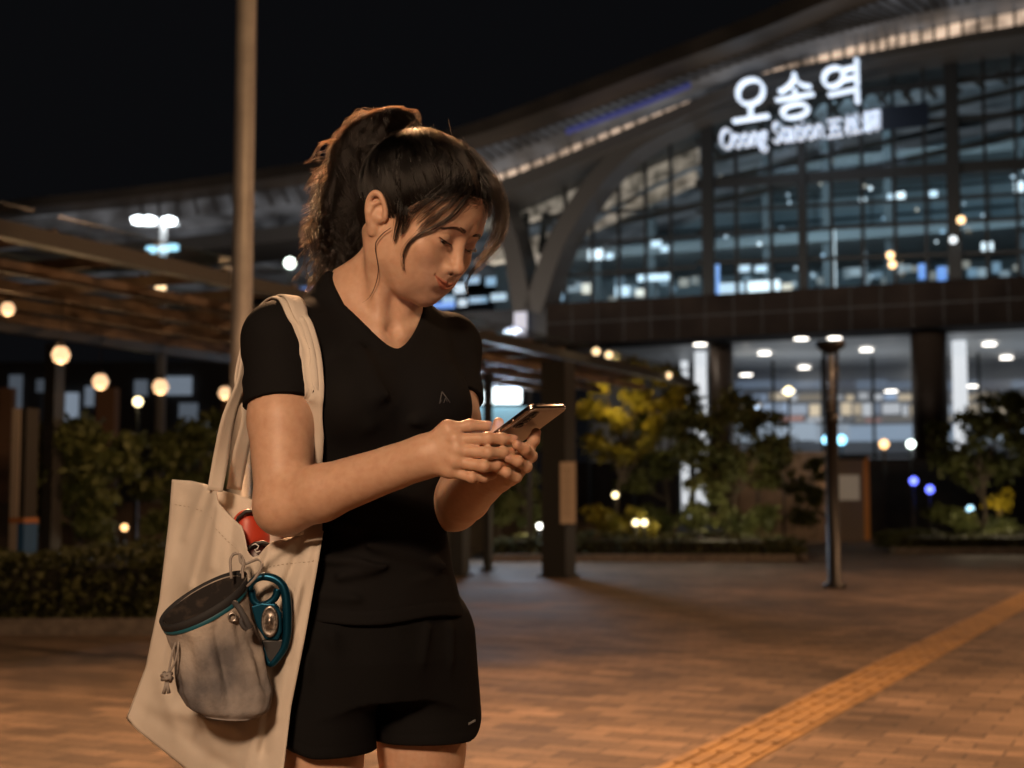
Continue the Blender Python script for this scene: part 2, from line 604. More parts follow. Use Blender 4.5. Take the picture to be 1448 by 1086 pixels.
# diagonal trusses in the roof space
b = MB()
for x in range(700, 1700, 34):
    yt = float(np.interp(x, [p[0] for p in S3], [p[1] for p in S3]))
    b.bar(F(x, yt + 14, -4), F(x + 46, yt + 74, -4), .22, .22, tuple(FN))
    b.bar(F(x + 46, yt + 14, -4.4), F(x, yt + 74, -4.4), .18, .18, tuple(FN))
for k in range(3):
    b.bar(F(690, 300 + 28 * k, -4.2), F(1700, 66 + 34 * k, -4.2), .25, .3, tuple(FN))
SB(b, "roof_truss", M_rib)

# arch rib and the Y column
def rib(name, pts, w, off0, off1, m, n=40):
    S_ = smooth_curve(pts, n)
    mb = MB(); rows = []
    for i, (x, y) in enumerate(S_):
        x0, y0 = S_[max(i - 1, 0)]; x1, y1 = S_[min(i + 1, n - 1)]
        l = math.hypot(x1 - x0, y1 - y0); nx, ny = -(y1 - y0) / l, (x1 - x0) / l
        ww = w if not hasattr(w, '__len__') else w[0] + (w[1] - w[0]) * i / (n - 1)
        a, c = F(x + nx * ww / 2, y + ny * ww / 2, off1), F(x - nx * ww / 2, y - ny * ww / 2, off1)
        rows += [a, c, c - FN * (off1 - off0), a - FN * (off1 - off0)]
    fs = [(i * 4 + k, i * 4 + (k + 1) % 4, i * 4 + 4 + (k + 1) % 4, i * 4 + 4 + k) for i in range(n - 1) for k in range(4)]
    fs += [(0, 3, 2, 1), tuple((n - 1) * 4 + k for k in range(4))]
    mb.add(rows, fs)
    return SB(mb, name, m)


rib("arch_rib", [(752, 440), (785, 344), (834, 263), (882, 212), (931, 180), (988, 156), (1064, 128), (1200, 92), (1360, 62)], (26, 15), .3, 2.0, M_rib)
rib("branch_column", [(738, 440), (722, 350), (700, 285), (680, 262)], (26, 18), .3, 2.0, M_rib, 20)
M_glow = mat("uplit_cladding", (.70, .66, .60), .6)
b = MB(); b.prism([F(737, 362, -.5), F(772, 362, -.5), F(757, 432, -.5), F(748, 432, -.5)], FN * .6); SB(b, "glow_column_head", mat("glow_panel", (.6, .55, .5), .6, emit=(1, .86, .70), estr=.30))  # column head glows itself in place of light cast on it
b = MB()
for a, c in (((716, 300), (744, 362)), ((800, 300), (764, 362)), ((744, 362), (744, 300)), ((764, 362), (772, 300))): b.bar(F(*a, -.4), F(*c, -.4), .25, .25, tuple(FN))
SB(b, "column_strut", M_rib)

# glass wall: frame, panes, hall behind
TOPY = lambda x: float(np.interp(x, [p[0] for p in S4], [p[1] for p in S4]))
BEAM_T = lambda x: 437 + (x - 780) * (403 - 437) / 668
BEAM_B = lambda x: 484 + (x - 780) * (460 - 484) / 668
def vert(b, x, w, off):
    """upright whose foot is seen at photo column x"""
    p = F(x, BEAM_T(x), off)
    top = F(x, TOPY(x), off).z
    b.box(((p.x), (p.y), (p.z + top) / 2), (w, .30, top - p.z), math.atan2(FE.y, FE.x))


b = MB()
for x in (1043, 1092, 1178, 1222, 1268, 1312, 1398, 1442, 1488, 1534, 1580, 1626): vert(b, x, .12, .12)
for x in (800, 838, 876, 914, 950): vert(b, x, .09, .12)
SB(b, "curtain_wall_mullion", M_frame2)
for x in (1003, 1137, 1352, 1512):
    b = MB(); vert(b, x, .52 if x != 1137 else .34, .35); SB(b, "facade_column", M_frame2)
for (y0, y1, w) in ((262, 232, .42), (200, 160, .20), (332, 308, .16), (300, 274, .14), (372, 356, .16), (158, 104, .22)):
    b = MB(); b.bar(F(985, y0, .14), F(1640, y1 + (y1 - y0) * 192 / 463, .14), w, w, tuple(FN)); SB(b, "transom", M_frame2)
b = MB()
for y in (392, 348, 306): b.bar(F(max(765, 700), y, .14), F(985, y - 14, .14), .14, .14, tuple(FN))
SB(b, "transom", M_frame2)

M_glass = bpy.data.materials.new("tinted_glass"); M_glass.use_nodes = True
nt = M_glass.node_tree; nt.nodes.clear()
o_ = nt.nodes.new("ShaderNodeOutputMaterial"); tr = nt.nodes.new("ShaderNodeBsdfTransparent"); tr.inputs[0].default_value = (.78, .88, .92, 1)
gl = nt.nodes.new("ShaderNodeBsdfGlossy"); gl.inputs[0].default_value = (.8, .9, 1, 1); gl.inputs["Roughness"].default_value = .05
fr = nt.nodes.new("ShaderNodeFresnel"); fr.inputs[0].default_value = 1.45
ms = nt.nodes.new("ShaderNodeMixShader"); nt.links.new(fr.outputs[0], ms.inputs[0]); nt.links.new(tr.outputs[0], ms.inputs[1]); nt.links.new(gl.outputs[0], ms.inputs[2]); nt.links.new(ms.outputs[0], o_.inputs[0])
xs = np.linspace(680, 1680, 60)
vs = [F(x, TOPY(x), 0) - st_o for x in xs] + [F(x, BEAM_T(x), 0) - st_o for x in xs]
mesh_obj("glass_wall", vs, [(i, i + 1, 60 + i + 1, 60 + i) for i in range(59)], M_glass, station)

# the hall
M_hall = mat("hall_wall", (.30, .36, .38), .6); vary(M_hall, (.20, .25, .27), (.36, .42, .45), .25, 5)
M_slab = mat("hall_slab", (.30, .31, .31), .6)
hz = F(1100, BEAM_T(1100), 0).z                       # hall floor height
zt = 32.0


def fpt(s, off, z):
    p = FQ + FE * s + FN * off
    return Vector((p.x, p.y, z))


def fbox(b, s0, s1, o0, o1, z0, z1):
    c = fpt((s0 + s1) / 2, (o0 + o1) / 2, (z0 + z1) / 2)
    b.box(c, (s1 - s0, abs(o1 - o0), z1 - z0), math.atan2(FE.y, FE.x))


bb_ = [(700 + 50 * i, 0) for i in range(22)]
b = MB(); strip(b, [(x, float(np.interp(x, [p[0] for p in S1], [p[1] for p in S1])) + 8) for x, _ in bb_], [(x, BEAM_T(x) + 4) for x, _ in bb_], -17.4, -17); SB(b, "hall_back_wall", M_hall)
b = MB(); fbox(b, -24, 32, -17, -.2, hz - .5, hz - .05); SB(b, "hall_floor", M_slab)
b = MB()
fbox(b, -14, 32, -17, -9.5, hz + 4.0, hz + 4.5); fbox(b, -8, 32, -17, -11, hz + 8.0, hz + 8.5)
SB(b, "gallery", M_slab)
b = MB()
for s in range(-12, 32, 3):
    fbox(b, s, s + .35, -10.4, -10, hz, hz + min(14, max(4.5, 5 + (s + 12) * .62)))
    fbox(b, s + 1.2, s + 1.3, -16.9, -16.8, hz, hz + min(15, max(5, 5.5 + (s + 12) * .62)))
SB(b, "hall_column", mat("hall_column", (.14, .15, .155), .5))
b = MB()
for k in range(9): fbox(b, -12, 32, -16.95 + .01 * k, -16.75, hz + 1.2 + k * 1.3, hz + 1.34 + k * 1.3)
SB(b, "hall_wall_rail", M_frame2)
# lit panels, screens, lamps and stand-ins for glass reflections in the hall
rs = random.Random(8)
cols = [((.70, .86, 1), .85), ((.45, .72, 1), .65), ((1, .80, .55), .8), ((.16, .38, 1), .9), ((.86, .95, 1), 1.5)]
EM = [mat("hall_glow_panel_%s" % n, (.5, .5, .5), .5, emit=c, estr=e) for n, (c, e) in zip(("cool", "blue_white", "warm", "blue", "white"), cols)]


def lamp_panel(name, x, y, w, h, off, m):
    mb = MB()
    c = F(x, y, off); k = (c.y) / FPX
    mb.box(c, (w * k / .96, .10, h * k), math.atan2(FE.y, FE.x))
    return SB(mb, name, m)


for (x, y, w, h, mi) in [(842, 360, 20, 14, 4), (862, 362, 10, 8, 0), (928, 345, 14, 9, 0), (940, 352, 10, 8, 0), (916, 393, 28, 9, 0), (936, 392, 22, 9, 0), (790, 410, 16, 30, 1), (830, 408, 14, 14, 2), (880, 412, 20, 14, 0), (905, 414, 12, 10, 2),
                         (1010, 395, 14, 50, 3), (1035, 410, 34, 20, 0), (1080, 408, 44, 22, 4), (1113, 410, 14, 18, 2), (1052, 380, 16, 9, 0), (1076, 380, 16, 9, 0), (1178, 366, 6, 84, 4), (1222, 388, 5, 70, 0), (1304, 384, 10, 22, 3), (1332, 390, 12, 26, 3),
                         (1260, 279, 9, 9, 0), (1272, 278, 14, 12, 4), (1320, 276, 10, 12, 0), (1220, 285, 9, 9, 4), (1441, 264, 12, 14, 4), (1396, 351, 15, 17, 4), (1388, 66, 26, 10, 4), (1376, 70, 20, 14, 0), (1430, 38, 26, 30, 0), (1300, 62, 30, 12, 2), (1340, 36, 34, 14, 2), (1395, 20, 40, 12, 0), (1440, 92, 14, 20, 1),  # panels high at the right stand in for reflections on the glass
                         (694, 398, 14, 12, 1), (668, 396, 20, 10, 1), (650, 408, 16, 14, 0), (705, 420, 22, 10, 0), (676, 424, 26, 8, 1), (634, 424, 18, 10, 1), (624, 432, 40, 8, 3), (654, 428, 12, 10, 0), (445, 409, 46, 8, 3)]:
    lamp_panel("hall_glow_panel", x, y, w, h, -7.5, EM[mi])
for i in range(60):
    x, y = rs.uniform(1005, 1640), rs.uniform(215, 395)
    lamp_panel("hall_glow_panel", x, y, rs.uniform(2, 5), rs.uniform(2, 5), -9.3, EM[rs.choice((0, 0, 1, 2, 4))])
# patterned shop strip at the foot of the hall
for i in range(46):
    x = 790 + i * 15 + rs.uniform(-4, 4)
    m_ = mat("shop_front", (.4, .4, .4), .5, emit=rs.choice([(.5, .75, .95), (.35, .6, .85), (.9, .75, .55), (.7, .85, .95)]), estr=rs.uniform(.05, .35))
    yb = BEAM_T(x)
    lamp_panel("shop_window", x, yb - rs.uniform(6, 34), rs.uniform(6, 15), rs.uniform(6, 16), -12, m_)
M_orb = mat("amber_lamp", (.5, .4, .3), .5, emit=(1, .62, .30), estr=3.0)
for (x, y) in ((1259, 361), (1262, 374), (1359, 311), (1348, 339)):
    mb = MB(); c = F(x, y, 1.2); mb.lathe([(0, -.16), (.12, -.11), (.16, 0), (.12, .11), (0, .16)], c, 14)
    SB(mb, "facade_lamp", M_orb if y != 339 else EM[4])


def area(name, loc, look, e, col, sx, sy, parent=None):
    l = bpy.data.lights.new(name, 'AREA'); l.shape = 'RECTANGLE'; l.size = sx; l.size_y = sy; l.energy = e; l.color = col
    o = bpy.data.objects.new(name, l); COL.objects.link(o)
    o.location = loc
    o.rotation_euler = (Vector(look) - Vector(loc)).to_track_quat('-Z', 'Y').to_euler()
    if parent is not None:
        o.parent = parent; o.location = Vector(loc) - parent.location
    return o


for s, zz_ in ((-9, 3), (-1, 4), (7, 6), (15, 6), (23, 6), (2, 9), (11, 11), (20, 12)):
    area("hall_lighting", fpt(s, -5, hz + zz_), fpt(s, -17, hz + zz_ + .6), 150, (.56, .80, .95), 5, 1.5, station)
for x in (620, 760, 920, 1080, 1240, 1400):  # area lights added to brighten the roof, without fixtures
    area("roof_fill", F(x, BEAM_T(x) - 6, 9.0), F(x + 20, TOPY(x) - 40, 3.0), 170, (1, .84, .70), 1.2, .4, station)
for x in (60, 300, 480):
    area("roof_fill", F(x, 420, 9.0), F(x + 20, 300, 3.0), 110, (1, .88, .80), 1.2, .4, station)
area("wing_fill", F(690, 420, -3), F(700, 250, -1), 260, (1, .80, .62), 6, 1, station)  # added area light that brightens the wing's underside

# first-floor beam, soffit, ground floor
M_beam = mat("brown_cladding", (.085, .060, .050), .9, spec=.1)
vary(M_beam, (.018, .013, .011), (.030, .022, .018), .5, 3)
b = MB()
p0, p1 = F(772, BEAM_B(772), 2.2), F(1700, BEAM_B(1700), 2.2)
zb = F(1100, BEAM_B(1100), 2.2).z
s0 = (p0 - FQ).dot(FE); s1 = (p1 - FQ).dot(FE)
fbox(b, s0, s1, -.2, 2.2, zb, hz - .02); SB(b, "floor_beam", M_beam)
b = MB()
for k in range(int(s1 - s0)): fbox(b, s0 + k * 1.2, s0 + k * 1.2 + .03, 2.2, 2.215, zb, hz - .02)
fbox(b, s0, s1, 2.2, 2.22, (zb + hz) / 2, (zb + hz) / 2 + .04)
SB(b, "cladding_joint", M_frame2)
M_navy = mat("navy_panel", (.012, .016, .024), .4)
b = MB(); fbox(b, s0 - 5.4, s0 - .03, -.2, 1.9, zb + .35, hz - .1); SB(b, "navy_fascia", M_navy)
M_soff = mat("white_soffit", (.48, .50, .52), .45)
b = MB(); fbox(b, s0 + .2, s1, -15, 1.9, zb + .06, zb + .26); SB(b, "soffit", M_soff)
M_down = mat("downlight", (.5, .5, .5), .4, emit=(1, .93, .82), estr=5.0)
rim_m = mat("downlight_rim", (.6, .6, .6), .4)
for (x, y) in ((1081, 500), (1137, 520), (1225, 495), (1399, 487), (1423, 506), (1055, 530), (990, 487), (1115, 553), (1180, 478), (1133, 479), (1376, 546), (1260, 553), (945, 531), (1480, 500), (1300, 515)):
    d = ray(x, y); t = (zb - .02 - CAM_Z) / d.z
    p = Vector((0, 0, CAM_Z)) + d * t
    if (p - FQ).dot(FN) < -15:
        t = 66 / d.y; p = Vector((0, 0, CAM_Z)) + d * t
    mb = MB(); mb.lathe([(.26, 0), (.30, -.05), (0.0, -.06)], p + Vector((0, 0, .02)), 18); SB(mb, "downlight", M_down)
M_colb = mat("bronze_column", (.10, .072, .055), .42, .4)
M_colw = mat("white_glow_column", (.7, .7, .72), .5, emit=(.9, .95, 1), estr=.75)  # white columns glow themselves to look brightly lit
for (x, w, off, m) in ((1315, 50, .4, M_colb), (1020, 34, -1, M_colb), (1358, 20, -4, M_colw), (991, 17, -4, M_colw), (968, 11, -8, M_colw), (1600, 50, .4, M_colb)):
    c = F(x, 560, off); r = w * c.y / FPX / 2
    mb = MB(); mb.lathe([(r, 0), (r, zb + .05)], (c.x, c.y, 0), 24); SB(mb, "column", m)
# glazed ground-floor front set back under the soffit
b = MB()
for k in range(18):
    s = -12 + k * 2.4
    fbox(b, s, s + .12, -9.2, -9, 0, zb)
fbox(b, -12, 32, -9.2, -9, 3.0, 3.14)
SB(b, "shop_front_frame", M_frame2)
M_sback = mat("shop_back_wall", (.45, .48, .52), .6)
b = MB(); fbox(b, -14, 32, -14.6, -14.3, 0, zb + .06); SB(b, "shop_back_wall", M_sback)
def row(y, h, w0, w1, cols_, e0, e1, off, gap):
    x = 1040
    while x < 1470:
        w = rs.uniform(w0, w1)
        lamp_panel("shop_display", x + w / 2, y + rs.uniform(-1.5, 1.5), w - gap * rs.uniform(.3, 1.4), h * rs.uniform(.75, 1.0), off, mat("shop_display", (.4, .4, .4), .5, emit=rs.choice(cols_), estr=rs.uniform(e0, e1)))
        x += w


BLUE_, WHITE_, WARM_ = (.45, .66, 1), (.85, .92, 1), (1, .82, .55)
row(544, 14, 24, 70, [BLUE_, (.3, .45, .8)], .03, .16, -13.2, 4)
row(561, 10, 10, 40, [WHITE_, BLUE_, WARM_], .10, .55, -12.9, 6)
row(579, 18, 9, 30, [WARM_, WHITE_, WHITE_, (.6, .75, .95), (.5, .7, 1)], .10, .60, -12.5, 5)
row(593, 7, 14, 50, [WHITE_, WARM_, (.9, .4, .3)], .06, .40, -12.2, 6)
row(612, 28, 40, 110, [(.50, .72, 1), (.62, .80, 1)], .26, .46, -11.5, 3)
for s in (0, 10, 20):  # upward area lights added to brighten the soffit
    area("soffit_fill", fpt(s, -8, 3.0), fpt(s, -5, zb + 1), 90, (.85, .93, 1), 6, 2, station)
b = MB(); fbox(b, -14, 32, -9.9, -9.4, 0, 2.9); SB(b, "added_dark_box", M_beam)  # dark box added to darken the lower shop wall
# pale column sign on the navy band
lamp_panel("wall_light", 736, 458, 18, 34, 2.3, mat("pale_light", (.5, .5, .55), .5, emit=(.80, .82, 1), estr=.5))
lamp_panel("dark_notice_board", 1270, 166, 82, 34, .6, mat("navy_board", (.010, .016, .030), .4))

# ---- illuminated name over the entrance
sign_o = F(1130, 190, 3.2)
sign = empty("station_sign", sign_o)
tag(sign, "white illuminated station name in Korean, Latin and Chinese letters on the glass front", "sign")
M_sign = mat("sign_face", (.8, .8, .8), .4, emit=(.66, .80, 1.0), estr=1.15)
M_sign2 = mat("sign_face_small", (.8, .8, .8), .4, emit=(.62, .76, 1.0), estr=.62)


def text_mesh(name, body, m, p_left, p_right, height_px, parent, bold=.0, italic=0):
    """lettering whose base line runs from p_left to p_right on the facade"""
    cu = bpy.data.curves.new(name, 'FONT'); cu.body = body; cu.size = 1.0; cu.extrude = .05; cu.offset = bold
    o = bpy.data.objects.new(name, cu); COL.objects.link(o)
    dg = bpy.context.evaluated_depsgraph_get()
    me = bpy.data.meshes.new_from_object(o.evaluated_get(dg))
    bpy.data.objects.remove(o)
    co = np.zeros(len(me.vertices) * 3, np.float32); me.vertices.foreach_get("co", co); co = co.reshape(-1, 3)
    x0, x1 = co[:, 0].min(), co[:, 0].max(); y0, y1 = co[:, 1].min(), co[:, 1].max()
    a, c = F(*p_left, 3.2), F(*p_right, 3.2)
    ex = (c - a); H = height_px * a.y / FPX
    yb_ = 0 if italic else y0
    out = []
    for x, y, z in co:
        p = a + ex * ((x - x0) / (x1 - x0)) + Vector((0, 0, 1)) * ((y - yb_) / (y1 - yb_) * H) + FN * (z * 4)
        out.append(p - parent.location)
    me.vertices.foreach_set("co", np.array(out, np.float32).ravel()); me.update()
    me.materials.clear(); me.materials.append(m)
    ob = bpy.data.objects.new(name, me); COL.objects.link(ob); ob.parent = parent
    return ob


for ch, l, r, h in (("오", (1037, 174), (1087, 166), 61), ("송", (1098, 172), (1151, 163), 66), ("역", (1163, 156), (1215, 145), 64)):
    text_mesh("korean_letter", ch, M_sign, l, r, h, sign, -.008)
b = MB()
for x in (1050, 1075, 1112, 1138, 1176, 1205, 1232): b.bar(F(x, 168, .3), F(x, 168, 3.05), .08, .08)
b.v = [v - sign_o for v in b.v]; b.build("support_rail", M_frame2, sign)
text_mesh("latin_lettering", "Osong Station", M_sign2, (1019, 212), (1164, 195), 30, sign, -.010, 1)
text_mesh("chinese_lettering", "五松驛", M_sign2, (1169, 197), (1246, 184), 30, sign, -.008)
# ------------------------------------------------------------------ canopy, lamps, planting, street furniture
rd = random.Random(11)
rn = np.random.RandomState(21)
M_steel2 = mat("canopy_steel", (.030, .028, .026), .5, .3)
M_wood = mat("timber_slat", (.30, .20, .12), .65); vary(M_wood, (.07, .046, .030), (.17, .115, .072), 3, 6)
M_warm = mat("warm_lamp", (.5, .4, .3), .4, emit=(1, .60, .32), estr=1.35)
M_warm2 = mat("warm_spot", (.5, .4, .3), .4, emit=(1, .70, .38), estr=2.0)
CE = Vector((.617, 18.8, 0))          # a post of the canopy's outer row


def cpt(t, s, z):
    p = CE + PD * t + QD * s
    return Vector((p.x, p.y, z))


cn_o = cpt(0, -2, 0)
canopy = empty("walkway_canopy", cn_o)
tag(canopy, "long open slatted walkway canopy with warm lights leading towards the station", "canopy")


def CB(mb, name, m, parent=None, org=None):
    mb.v = [v - cn_o for v in mb.v]
    return mb.build(name, m, parent or canopy)


T0, T1, HC0 = -12.2, 5.2, 2.84
b = MB(); b.bar(cpt(T0, 0, HC0 + .12), cpt(T1, 0, HC0 + .10), .12, .12); CB(b, "edge_beam", M_steel2)
b = MB(); b.bar(cpt(T0, -4.4, HC0 + .12), cpt(T1, -4.4, HC0 + .10), .12, .12); CB(b, "edge_beam", M_steel2)
for s in (-.8, -1.6, -2.4, -3.2):
    b = MB(); b.bar(cpt(T0, s, HC0 + .03), cpt(T1, s, HC0 + .04), .05, .10); CB(b, "purlin", M_wood)
b = MB()
t = T0
while t < T1:
    b.bar(cpt(t, -4.3, HC0 + .19), cpt(t, -.1, HC0 + .19), .05, .10); t += 1.05
o = CB(b, "slat_deck", M_wood)
b = MB(); b.bar(cpt(T0, -4.6, HC0 + .36), cpt(T0 + .01, .3, HC0 + .36), .01, .01)
b = MB()
for s in (-3.9, -2.2, -.6):
    for k in range(7):
        t = T0 + .6 + k * 2.45
        b.prism([cpt(t, s - .62, HC0 + .30), cpt(t + 2.2, s - .62, HC0 + .30), cpt(t + 2.2, s + .62, HC0 + .30), cpt(t, s + .62, HC0 + .30)], (0, 0, .02))
M_rg = mat("roof_glass", (.05, .09, .11), .12, 0, alpha=.35)
CB(b, "roof_glass", M_rg)


def post(p, w, d, h, m=M_steel2):
    b = MB(); b.box((p.x, p.y, h / 2), (w, d, h), PANG)
    b.box((p.x, p.y, .02), (w + .08, d + .08, .04), PANG)
    return CB(b, "post", m)


for (x, y, w) in ((790, 18.8, .34), (650, 19.0, .20), (690, 20.5, .10)):
    q = at(x, 700, y); post(q, w, w, HC0)
for (t, s) in ((-4.6, -.02), (-4.6, -4.4), (0, -4.4), (4.6, -4.4), (-11.5, -4.4)):
    post(cpt(t, s, 0), .16, .16, HC0)
# warm pendants under the slats and spots on the edge beam
M_shade = mat("lamp_cap", (.05, .045, .04), .5, .5)
for (x, y, Yd, r) in ((86, 502, 12.6, .082), (142, 540, 15.2, .088), (227, 547, 16.4, .094), (318, 556, 17.6, .082), (11, 437, 12.5, .062)):
    c = at(x, y, Yd)
    L = empty("pendant_lamp", c)
    L_o = {86: "warm pendant lamp under the canopy, lowest and brightest of the row above the hedge", 142: "warm pendant lamp second from the left of the row under the canopy", 227: "warm pendant lamp in the middle of the row under the canopy, right of two others",
           318: "warm pendant lamp beside the tall pole, half hidden by it", 11: "warm lamp at the picture's left edge, tucked up under the canopy slats"}[x]
    tag(L, L_o, "pendant lamp", "pendant lamps under the canopy")
    g_ = MB(); g_.lathe([(0, -r), (r * .7, -r * .72), (r, 0), (r * .7, r * .72), (r * .3, r)], (0, 0, 0), 16); g_.build("globe", M_warm, L)
    g_ = MB(); g_.lathe([(r * .45, r * .8), (r * .42, r * 1.3), (.005, r * 1.5), (.005, max(.05, HC0 - c.z))], (0, 0, 0), 12); g_.build("stem", M_shade, L)
    pl_ = bpy.data.lights.new("pendant_light", 'POINT'); pl_.energy = 7; pl_.color = (1, .60, .28); pl_.shadow_soft_size = .08
    po = bpy.data.objects.new("pendant_light", pl_); COL.objects.link(po); po.parent = L; po.location = (0, 0, -r - .09)
for (x, y, Yd) in ((200, 400, 13.2), (227, 406, 13.6), (843, 497, 19.2), (861, 502, 19.6), (945, 531, 22.4)):
    c = at(x, y, Yd); r = .055
    g_ = MB(); g_.lathe([(0, -r), (r * .8, -r * .6), (r, 0), (r * .8, r * .6), (0, r)], c, 14); CB(g_, "edge_spot", M_warm2)
    g_ = MB(); g_.bar(c + Vector((0, 0, r)), Vector((c.x, c.y, max(c.z + r + .03, HC0))), .03, .03); CB(g_, "spot_bracket", M_steel2)

# sign plate on the thick post
pl_o = at(803, 697, 18.55)
plate = empty("post_sign", pl_o)
tag(plate, "tall beige notice plate fixed to the thick canopy post", "sign")
b = MB(); b.box((0, 0, 0), (.20, .03, .80), 0); o = b.build("panel", mat("beige_plate", (.42, .34, .26), .6), plate)
b = MB(); b.box((0, .02, 0), (.23, .02, .83), 0); b.build("frame", M_steel2, plate)
b = MB()
for k in range(14): b.box((-.01, -.0165, .30 - k * .045), (.13 - .03 * (k % 3), .003, .008), 0)
b.build("printed_lines", mat("plate_print", (.22, .17, .13), .7), plate)

# ---- tall lamp posts
M_pole = mat("painted_steel_pole", (.34, .33, .32), .38, .35)
vary(M_pole, (.42, .40, .39), (.54, .52, .50), 6, 5)
M_head = mat("lamp_housing", (.12, .12, .12), .5, .4)
M_lensw = mat("sodium_lens", (.8, .6, .4), .3, emit=(1, .58, .26), estr=12)
WARM = (1.0, .545, .27)


def street_lamp(loc, h, arm, e, label, size=.45, aim=None, col=WARM):
    root = empty("street_lamp", loc)
    tag(root, label, "street lamp", "tall warm street lamps on the plaza")
    b = MB(); b.lathe([(.11, 0), (.11, .05), (.085, .07), (.085, .45), (.068, .48), (.062, h)], (0, 0, 0), 28); b.build("pole", M_pole, root)
    a = Vector(arm)
    b = MB(); b.tube([Vector((0, 0, h - .06)), Vector((0, 0, h + .12)) + a * .35, Vector((0, 0, h + .18)) + a], .035, 10); b.build("arm", M_pole, root)
    c = Vector((0, 0, h + .16)) + a
    b = MB(); b.lathe([(.10, .10), (.24, .06), (.27, -.02), (.25, -.05)], c, 22); b.build("head", M_head, root)
    b = MB(); b.lathe([(.235, -.052), (.16, -.085), (0, -.10)], c, 22); b.build("lens", M_lensw, root)
    l = bpy.data.lights.new("lamp_light", 'AREA'); l.shape = 'DISK'; l.size = size; l.energy = e; l.color = col; l.spread = math.radians(140)
    o = bpy.data.objects.new("lamp_light", l); COL.objects.link(o); o.parent = root; o.location = c + Vector((0, 0, -.12))
    if aim is not None:
        d = Vector(aim) - (Vector(loc) + c)
        o.rotation_euler = d.to_track_quat('-Z', 'Y').to_euler()
    return root


street_lamp(Vector((at(338, 700, 8.9).x, 8.9, 0)), 5.6, (.55, -1.1, 0), 1000, "tall grey street lamp pole rising behind the woman's shoulder", aim=(-.2, 2.1, 1.2))
street_lamp(Vector((-1.35, -2.2, 0)), 3.0, (.45, .3, 0), 122, "added warm street lamp out of view behind the camera, giving the key light", .7, aim=(-.15, 2.3, .9), col=(1.0, .655, .41))  # unseen lamp added to carry the warm key light on the woman
street_lamp(Vector((5.6, 4.6, 0)), 5.2, (-.6, .3, 0), 460, "added warm street lamp out of view at the right, brightening the paving", .5, aim=(1.8, 9.0, 0))  # unseen lamp added to light the paving from the right

street_lamp(Vector((9.6, 14.5, 0)), 5.2, (-.6, .3, 0), 400, "added warm street lamp out of view farther back at the right, brightening the plaza", .5, aim=(3.0, 16.5, 0))  # another unseen lamp added to spread warm light over the plaza
# unlit bollard-like post lamp with a disc cap
pb_o = on_ground(1180, 831)
pl2 = empty("post_lamp", pb_o)
tag(pl2, "dark unlit post lamp with a flat disc cap standing on the plaza", "street lamp")
k = pb_o.y / FPX
M_dk = mat("dark_post", (.030, .030, .032), .45, .5)
b = MB(); b.lathe([(.13, 0), (.13, .04), (.075, .06), (.072, 230 * k), (.085, 231 * k), (.085, 243 * k), (.05, 245 * k)], (0, 0, 0), 20); b.build("pole", M_dk, pl2)
b = MB()
for a in range(4): b.tube([(.075 * math.cos(a * 1.571 + .4), .075 * math.sin(a * 1.571 + .4), 244 * k), (.105 * math.cos(a * 1.571 + .4), .105 * math.sin(a * 1.571 + .4), 338 * k)], .013, 6)
b.build("cage", M_dk, pl2)
b = MB(); b.lathe([(.035, 244 * k), (.03, 334 * k)], (0, 0, 0), 12); b.build("lamp_tube", mat("frosted_tube", (.20, .20, .20), .3), pl2)
b = MB(); b.lathe([(.06, 330 * k), (.17, 339 * k), (.18, 344 * k), (.17, 347 * k), (0, 349 * k)], (0, 0, 0), 24); b.build("cap", M_dk, pl2)

# twin-headed mast lamp far behind the canopy
M_cool = mat("cool_lamp", (.5, .5, .5), .4, emit=(.86, .95, 1), estr=8)
M_cyan = mat("cyan_lamp", (.3, .5, .6), .4, emit=(.35, .75, 1), estr=4)
mo = at(224, 700, 45); mo.z = 0
mast = empty("mast_lamp", mo)
tag(mast, "tall mast with white twin floodlights and cyan lights far behind the canopy", "street lamp")
zt_ = lambda y: CAM_Z + (704.8 - y) * 45 / FPX
b = MB(); b.tube([(0, 0, 0), (0, 0, zt_(312))], [.20, .12], 10); b.build("pole", mat("pale_mast", (.5, .48, .47), .5), mast)
b = MB(); b.bar((-.62, 0, zt_(314)), (.50, 0, zt_(314)), .10, .10); b.build("crossarm", mat("pale_mast", (.5, .48, .47), .5), mast)
for (x, y) in ((196, 311), (211, 311), (239, 312)):
    b = MB(); b.lathe([(0, -.16), (.20, -.10), (.24, .05), (0, .14)], at(x, y, 44.8) - mo, 14); b.build("floodlight", M_cool, mast)
for (x, y) in ((214, 353), (232, 352), (245, 350)):
    b = MB(); b.lathe([(0, -.12), (.17, -.08), (.17, .08), (0, .12)], at(x, y, 44.7) - mo, 14); b.build("cyan_light", M_cyan, mast)


def path_lamp(x, y, Yd, r, m, label, name="path_lamp"):
    c = at(x, y, Yd)
    root = empty(name, (c.x, c.y, 0)); tag(root, label, "path lamp", "small lamps dotted about the plaza")
    b = MB(); b.lathe([(.05, 0), (.035, .05), (.03, c.z - r)], (0, 0, 0), 10); b.build("post", M_dk, root)
    b = MB(); b.lathe([(0, -r), (r * .7, -r * .7), (r, 0), (r * .7, r * .7), (0, r)], (0, 0, c.z), 14); b.build("globe", m, root)
    return root


def em(name, c, s): return mat(name, (.4, .4, .4), .4, emit=c, estr=s)


